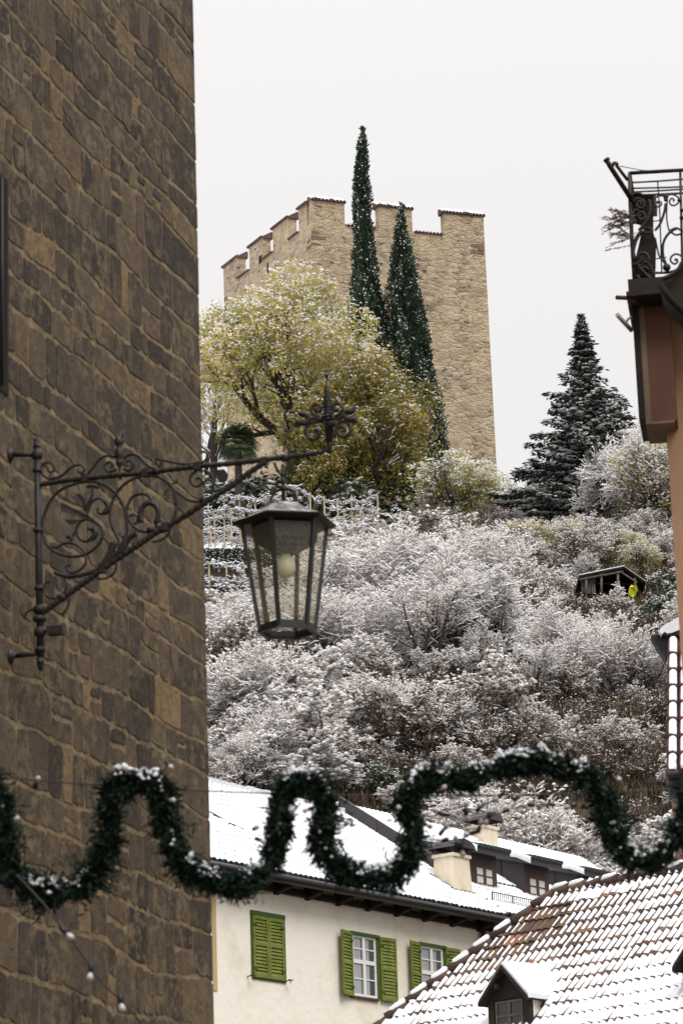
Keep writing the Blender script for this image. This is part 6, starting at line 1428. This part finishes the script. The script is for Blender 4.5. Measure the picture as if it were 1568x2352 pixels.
def f(mb):
    R = RS(3); fb = FB(); c = bp_(770, 1020, -.05)
    for k in range(34):
        st = c+np.array([R.uniform(-.03, .04), R.uniform(-.1, .1), R.uniform(-.2, .12)]); d = norm(np.array([-1.0, R.uniform(-.5, .3), R.uniform(-.5, .9)])); L_ = R.uniform(.12, .26); e = st+d*L_; prisms(fb, st[None], e[None], .004, .002, 3, .3); C = st+d*np.linspace(.2, 1, 12)[:, None]*L_; leaves(fb, C, .045, R, R.uniform(0, 1, 12), .1, .25, np.tile(d, (12, 1)))
    return fb
o = f(None).build('dry_plant', M['twig'], None); tag(o, 'dry twiggy pot plant poking through the balcony railing', 'plant')
def f(mb):
    P = [b4(1190, 1890), b4(1240, 1775), b4(1330, 1740), b4(1440, 1665), b4(1537, 1510), b4(1900, 1300), b4(1900, 2700), b4(1537, 2280), b4(1330, 2080)]
    q = [on_plane(x, y, SF.p(0, -1.3, 0), SF.u) for x, y in P]; mb.prism(q, SF.u*.5)
eb = thing('canopy_roof', 'dark brown boarded canopy edge jutting in from the right below the balcony', 'canopy', on_plane(*b4(1500, 2000), SF.p(0, -1.3, 0), SF.u))
part('soffit', M['beam'], eb, f)
def f(mb):
    q = [on_plane(*b4(x, y), SF.p(0, -1.33, 0), SF.u) for x, y in ((1190, 1885), (1330, 2085), (1537, 2285), (1900, 2700))]; mb.tube(q, .03, 8)
part('edge_board', M['black'], eb, f)
def f(mb):
    q = [on_plane(*b4(x, y), SF.p(0, -1.36, 0), SF.u) for x, y in ((1225, 1800), (1300, 1772), (1400, 1720), (1480, 1640), (1540, 1540), (1800, 1330))]; mb.tube(cat(q, 4), .02, 6)
part('verge_strip', M['beam'], eb, f)
# ================================================================== FAR TILED ROOF at the right edge
TY = 64.0
def r5(x, y): return (1391.5+x*.2831, 1361.1+y*.2831)
tl_ = at(*r5(492, 400), TY); tb_ = at(*r5(482, 1480), TY-3.6)
thn = thing('tiled_roof_house', 'narrow steep roof with two columns of large snowy clay tiles at the right edge', 'house', tb_)
ux = np.array([1.0, 0, 0]); down = tb_-tl_; Ld = np.linalg.norm(down); down /= Ld; nrm_ = np.cross(ux, down); nrm_ = nrm_/np.linalg.norm(nrm_)
if nrm_[1] > 0: nrm_ = -nrm_
T = MB(); S = MB(); tw_ = 93*.2831/F*TY; ncol = 8; nrow = 8
for j in range(nrow):
    for i in range(ncol):
        s0 = Ld*j/nrow; s1 = Ld*(j+1.1)/nrow; c = tl_+ux*(i+.5)*tw_
        def P(x, s, h): return c+ux*x*tw_+down*s+nrm_*h
        def ring(s, lift, rr, hs=1.0): return [P(.47*rr*math.sin(t), s, lift+.13*hs*math.cos(t)) for t in np.linspace(-1.5, 1.5, 9)]
        a_, b_, c_ = ring(s0, .0, .9), ring(s1, .045, 1.06), ring(s1, .02, .92)
        T.add(a_+b_+c_, [(k, k+1, k+10, k+9) for k in range(8)]+[(9+k, 9+k+1, 9+k+10, 9+k+9) for k in range(8)], rnd.uniform(.4, .7))
        sg = []
        for (s, l_, rr) in ((s0+.01, .02, .85), (s0+(s1-s0)*.3, .045, .8), (s0+(s1-s0)*.75, .065, .86), (s1-.05, .07, .8), (s1-.03, .045, .7)):
            sg += [P(.47*rr*math.sin(t)+.03, s+rnd.uniform(-.01, .01)*1.5, l_+.122*math.cos(t)) for t in np.linspace(-1.3, 1.5, 7)]
        S.add(sg, [(r*7+k, r*7+k+1, r*7+k+8, r*7+k+7) for r in range(4) for k in range(6)])
ro = T.build('roof', M['redtile'], thn, True); S.build('snow_cover', M['snow'], ro, True)
def f(mb):
    a_ = tl_+ux*.02-nrm_*.05; b_ = tb_+ux*.02-nrm_*.05; mb.hexa([a_, a_+ux*2.5, b_+ux*2.5, b_, a_-nrm_*.3, a_+ux*2.5-nrm_*.3, b_+ux*2.5-nrm_*.3, b_-nrm_*.3])
    mb.box(tb_+ux*1.4+np.array([.0, 1.0, -tb_[2]/2]), ux*1.15, np.array([0, .6, 0]), np.array([0, 0, tb_[2]/2-.1]))
part('wall', M['brownpaint'], thn, f)
def f(mb):
    p = at(*r5(498, 1482), TY-3.75); mb.tube([p, p+ux*2.4], .09, 8); mb.box(p+ux*1.2+np.array([0, .1, -.25]), ux*1.2, np.array([0, .1, 0]), np.array([0, 0, .2]))
part('gutter', M['gutter'], thn, f)
def f(mb):   # upper eave gutter and its bracket
    p = [at(*r5(x, y), TY+.3) for x, y in ((365, 352), (545, 335), (640, 325), (640, 400), (560, 395), (500, 400), (490, 560), (470, 520), (410, 430))]
    mb.prism(p, np.array([0, .35, 0])); q = [at(*r5(x, y), TY+.2) for x, y in ((362, 352), (640, 325))]; mb.tube(q, .03, 6)
part('upper_gutter', M['gutter'], thn, f)
def f(mb):
    R = random.Random(2); a_ = [at(*r5(x, y), TY) for x, y in ((432, 320), (436, 292), (470, 262), (520, 235), (560, 212), (600, 190), (700, 130), (700, 330), (590, 300), (540, 322), (500, 330), (470, 318), (450, 338))]
    mb.prism(a_, np.array([0, .8, 0]))
up_s = part('upper_tiles', M['redtile'], thn, lambda mb: mb.prism([at(*r5(x, y), TY+.06) for x, y in ((440, 335), (450, 300), (600, 215), (700, 160), (700, 345), (540, 335))], np.array([0, .9, 0])))
part('snow_cap', M['snow'], up_s, f)
# ================================================================== VINEYARD, SHELTER, WALLS on the slope
def on_ground(px, py, Y): p = at(px, py, Y); return np.array([p[0], p[1], H(p[0], p[1])])
def vine_row(label, pxs, ytops, Y, h_=1.7, wires=3, mess=1.0, seed=1, pergola=False, dY=0):
    R = RS(seed); n = len(pxs); feet = []; tops = []
    for i, (x, yt) in enumerate(zip(pxs, ytops)):
        t = at(x, yt, Y+dY*i/(n-1)); g = H(t[0], t[1]); feet.append(np.array([t[0], t[1], g-.3])); tops.append(t)
    o = thing('vine_trellis', label, 'trellis', feet[0], 'vine trellises on the terraces')
    for a_, b_ in zip(feet, tops): part('post', M['post'], o, lambda mb: mb.tube([a_, b_+[0, 0, .08]], .045, 6))
    mb = MB(); S = FB(); V = FB(); Lf = FB()
    for k in range(wires):
        for i in range(n-1):
            f0 = 1-k*.27; p0 = feet[i]*(1-f0)+tops[i]*f0; p1 = feet[i+1]*(1-f0)+tops[i+1]*f0; line = np.array(sag(p0, p1, 9, .05 if not pergola else .18)); mb.tube(list(line), .008, 4)
            A, B = line[:-1], line[1:]; snow_on(S, A, B, .02, .035, R)
            # canes winding on the wire
            for rep in range(int(6*mess)):
                m_ = 9; t = np.linspace(0, 1, m_)[:, None]; s0, s1 = sorted(R.uniform(0, 1, 2)); 
                if s1-s0 < .2: s1 = min(1, s0+.4)
                q = p0*(1-(s0+(s1-s0)*t))+p1*(s0+(s1-s0)*t); q[:, 2] -= (.05 if not pergola else .18)*4*((s0+(s1-s0)*t)*(1-(s0+(s1-s0)*t)))[:, 0]
                q += np.cumsum(R.normal(size=(m_, 3)), 0)*[.05, .07, .055]; prisms(V, q[:-1], q[1:], .013, .011, 3, .2); snow_on(S, q[:-1]+[0, 0, .01], q[1:]+[0, 0, .01], .024, .045, R); blobs(S, q[::2]+[0, 0, .03], R.uniform(.4, 1, len(q[::2]))*.045, R, .6)
                if R.uniform() < .5: leaves(Lf, q[::3], .12, R, R.uniform(0, 1, len(q[::3])), .6)
    mb.build('wire', M['iron'], o)
    for i in range(n-1):
        for j in range(3):
            t = (j+.5)/3; b = feet[i]*(1-t)+feet[i+1]*t; c = b+np.array([0, 0, 1.1]); m_ = 5; q = np.linspace(0, 1, m_)[:, None]*(c-b)+b+np.cumsum(R.normal(size=(m_, 3)), 0)*.04; prisms(V, q[:-1], q[1:], .03, .022, 4, .1)
    V.build('vine', M['bark'], o); S.build('snow_cover', M['snow'], o); Lf.build('dead_leaves', M['deadleaf'], o); return o
vine_row('vine pergola with long snowy wires sagging between pale posts right of the lantern roof', [655, 682, 712, 744, 775, 807, 832, 847, 866], [1112, 1118, 1135, 1143, 1150, 1143, 1150, 1149, 1137], 152, wires=4, mess=1.2, seed=3, pergola=True, dY=-1)
vine_row('snowy vine row with low wires right of the pergola, lowest at the thicket edge', [745, 790, 816, 832, 866, 905, 940], [1165, 1172, 1168, 1165, 1178, 1186, 1180], 148, wires=3, mess=1.3, seed=4)
vine_row('top vine row nearest the dark bushes left of the lantern', [440, 478, 514, 550, 586, 620, 660], [1148, 1145, 1140, 1142, 1150, 1142, 1150], 153, wires=3, mess=2.2, seed=5)
vine_row('second vine row down from the dark bushes, behind the lantern roof', [445, 492, 531, 560, 600, 640], [1178, 1175, 1170, 1172, 1178, 1180], 149.5, wires=3, mess=2.2, seed=6)
vine_row('lowest vine row, standing on the bare snowy terrace left of the lantern', [450, 484, 515, 532, 552, 580, 612, 650], [1216, 1214, 1212, 1210, 1215, 1214, 1216, 1214], 146, wires=3, mess=.35, seed=7)
def terrace(label, px0, px1, py, Y, hgt, seed, m='gleaf'):
    """earth bank with a flat snowy top and dark ivy on its face"""
    a_ = at(px0, py, Y); b_ = at(px1, py, Y); R = RS(seed); o = thing('terrace_wall', label, 'wall', a_, 'vineyard terraces')
    def f(mb):
        n = 12
        for i in range(n):
            p = a_*(1-i/n)+b_*(i/n); q = a_*(1-(i+1)/n)+b_*((i+1)/n); mb.hexa([p-[0, 0, hgt+1.5], q-[0, 0, hgt+1.5], q-[0, 0, hgt+1.5]+[0, 5, 0], p-[0, 0, hgt+1.5]+[0, 5, 0], p+[0, .1, 0], q+[0, .1, 0], q+[0, 5, 1.1], p+[0, 5, 1.1]])
    part('bank', M['bark'], o, f)
    Lf = FB(); n = 5200; C = a_+(b_-a_)*R.uniform(0, 1, (n, 1))+np.stack([np.zeros(n), -R.uniform(0, .25, n), -R.uniform(-.02, hgt, n)], 1); leaves(Lf, C, .13, R, R.beta(2, 3, n), .4); Lf.build('ivy', M[m], o)
    part('snow_cover', M['snow'], o, lambda mb: [mb.hexa([p+[0, -.12, -.03], q+[0, -.12, -.03], q+[0, 5, 1.09], p+[0, 5, 1.09], p+[0, -.08, .09], q+[0, -.08, .09], q+[0, 5, 1.22], p+[0, 5, 1.22]]) for p, q in ((a_*(1-i/10)+b_*(i/10), a_*(1-(i+1)/10)+b_*((i+1)/10)) for i in range(10))])
    S = FB(); ok = R.uniform(size=n) < .10; blobs(S, C[ok]+[0, -.06, .03], .05, R, .5); S.build('snow_flecks', M['snow'], o)
terrace('upper vineyard terrace, a snowy ledge over a dark ivy bank left of the lantern', 430, 640, 1262, 141, .8, 1)
terrace('lower vineyard terrace, a narrow snowy ledge by the church corner', 430, 600, 1350, 132, .5, 2)
vine_row('snowy vine tangle between the upper and the lower terrace', [445, 480, 520, 560, 600, 640], [1296, 1294, 1298, 1300, 1304, 1308], 136, wires=3, mess=2.0, seed=9)
vine_row('snowy vine tangle below the lower terrace beside the lantern foot', [445, 485, 525, 565, 605], [1372, 1370, 1376, 1378, 1384], 129, wires=3, mess=2.0, seed=10)
def shelter():
    Y = 133; c = lambda x, y, d=0: at(x, y, Y+d)
    o = thing('open_shelter', 'open wooden lean-to with a snow edged slanted roof on the slope', 'shelter', c(1400, 1375))
    A, B, C_ = c(1328, 1322), c(1432, 1301), c(1482, 1336); dp_ = np.array([0, 2.4, .0])
    part('roof', M['beam'], o, lambda mb: (mb.prism([A, B, B+dp_+[0, 0, -.1], A+dp_+[0, 0, -.1]], np.array([0, 0, -.09])), mb.prism([B, C_, C_+dp_, B+dp_], np.array([0, 0, -.09]))))
    part('snow_cover', M['snow'], o, lambda mb: (mb.prism([A+[0, -.05, .002], B+[0, -.05, .002], B+dp_, A+dp_], np.array([0, 0, .045])), mb.prism([B+[0, -.05, .002], C_+[0, -.05, .002], C_+dp_, B+dp_], np.array([0, 0, .02]))))
    for x, y0, y1 in ((1418, 1312, 1376), (1380, 1316, 1368), (1457, 1328, 1376), (1345, 1322, 1366)): part('post', M['greywood'], o, lambda mb: mb.tube([c(x, y0, .1), c(x, y1+6, .1)], .06, 6))
    part('beam', M['greywood'], o, lambda mb: (mb.tube([c(1330, 1331, .05), c(1430, 1313, .05)], .05, 5), mb.tube([c(1428, 1316, .05), c(1462, 1338, .05)], .045, 5), mb.tube([c(1370, 1340, 1.2), c(1460, 1342, 1.2)], .035, 5)))
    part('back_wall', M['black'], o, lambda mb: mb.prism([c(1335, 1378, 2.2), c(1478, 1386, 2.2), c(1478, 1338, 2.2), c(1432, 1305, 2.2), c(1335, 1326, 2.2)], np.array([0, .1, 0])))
    for k, x in enumerate((1336, 1341, 1348, 1353, 1359, 1364)): part('slat', M['greywood'], o, lambda mb: mb.box(c(x, 1343, .3), np.array([.04, 0, 0]), np.array([0, .02, 0]), np.array([0, 0, .42])))
    t = MB(); P = [(1444, 1349), (1449, 1343), (1456, 1347), (1461, 1344), (1464, 1355), (1459, 1363), (1455, 1372), (1448, 1370), (1443, 1365)]; t.prism([c(x, y, -.25+.12*math.sin(x)) for x, y in P], np.array([0, .25, 0])); tag(t.build('plastic_sheet', M['yellow']), 'bright yellow plastic sheet hanging under the shelter', 'sheet')
    t = MB(); P = [(1408, 1352), (1414, 1350), (1419, 1356), (1419, 1368), (1412, 1372), (1406, 1366)]; t.prism([c(x, y, .5) for x, y in P], np.array([0, .3, 0])); tag(t.build('plastic_sheet', M['purple']), 'dark purple plastic sack inside the shelter', 'sack')
shelter()
for x, yt, yb, Y, lab in ((1168, 1260, 1330, 146, 'pale post left of the drooping conifer, the taller of the pair'), (1158, 1268, 1310, 147, 'short pale post just left of the taller one by the drooping conifer'), (1295, 1225, 1285, 152, 'weathered post between the snowy shrubs right of the conifer'), (1519, 1322, 1400, 136, 'pale post right of the open shelter near the salmon wall')):
    t = MB(); a_, b_ = at(x, yb, Y), at(x, yt, Y); a_[2] = min(a_[2], H(a_[0], a_[1])-.1); t.tube([a_, b_], .07, 7); tag(t.build('wooden_post', M['post']), lab, 'post', 'wooden posts on the slope')
    o = t
def retaining():
    o = thing('retaining_wall', 'dry stone retaining wall glimpsed between dark bushes right of centre', 'wall', at(1210, 1350, 137)); R = random.Random(8); mb = MB(); Y = 136.5
    for j in range(10):
        x = 1192+R.uniform(-4, 0)
        while x < 1245:
            w_ = R.uniform(8, 18); y = 1275+j*9.5; p = [at(x+.8, y+R.uniform(0, 1.5), Y), at(x+w_-.8, y+R.uniform(0, 1.5), Y), at(x+w_-1, y+8+R.uniform(-1, .5), Y), at(x+1, y+8+R.uniform(-1, .5), Y)]; mb.prism(p, np.array([0, .5, 0]), R.random()); x += w_
    mb.build('stones', M['greywood'], o); part('core', M['black'], o, lambda mb: mb.prism([at(1190, 1272, Y+.12), at(1248, 1272, Y+.12), at(1248, 1375, Y+.12), at(1190, 1375, Y+.12)], np.array([0, 1, 0])))
retaining()
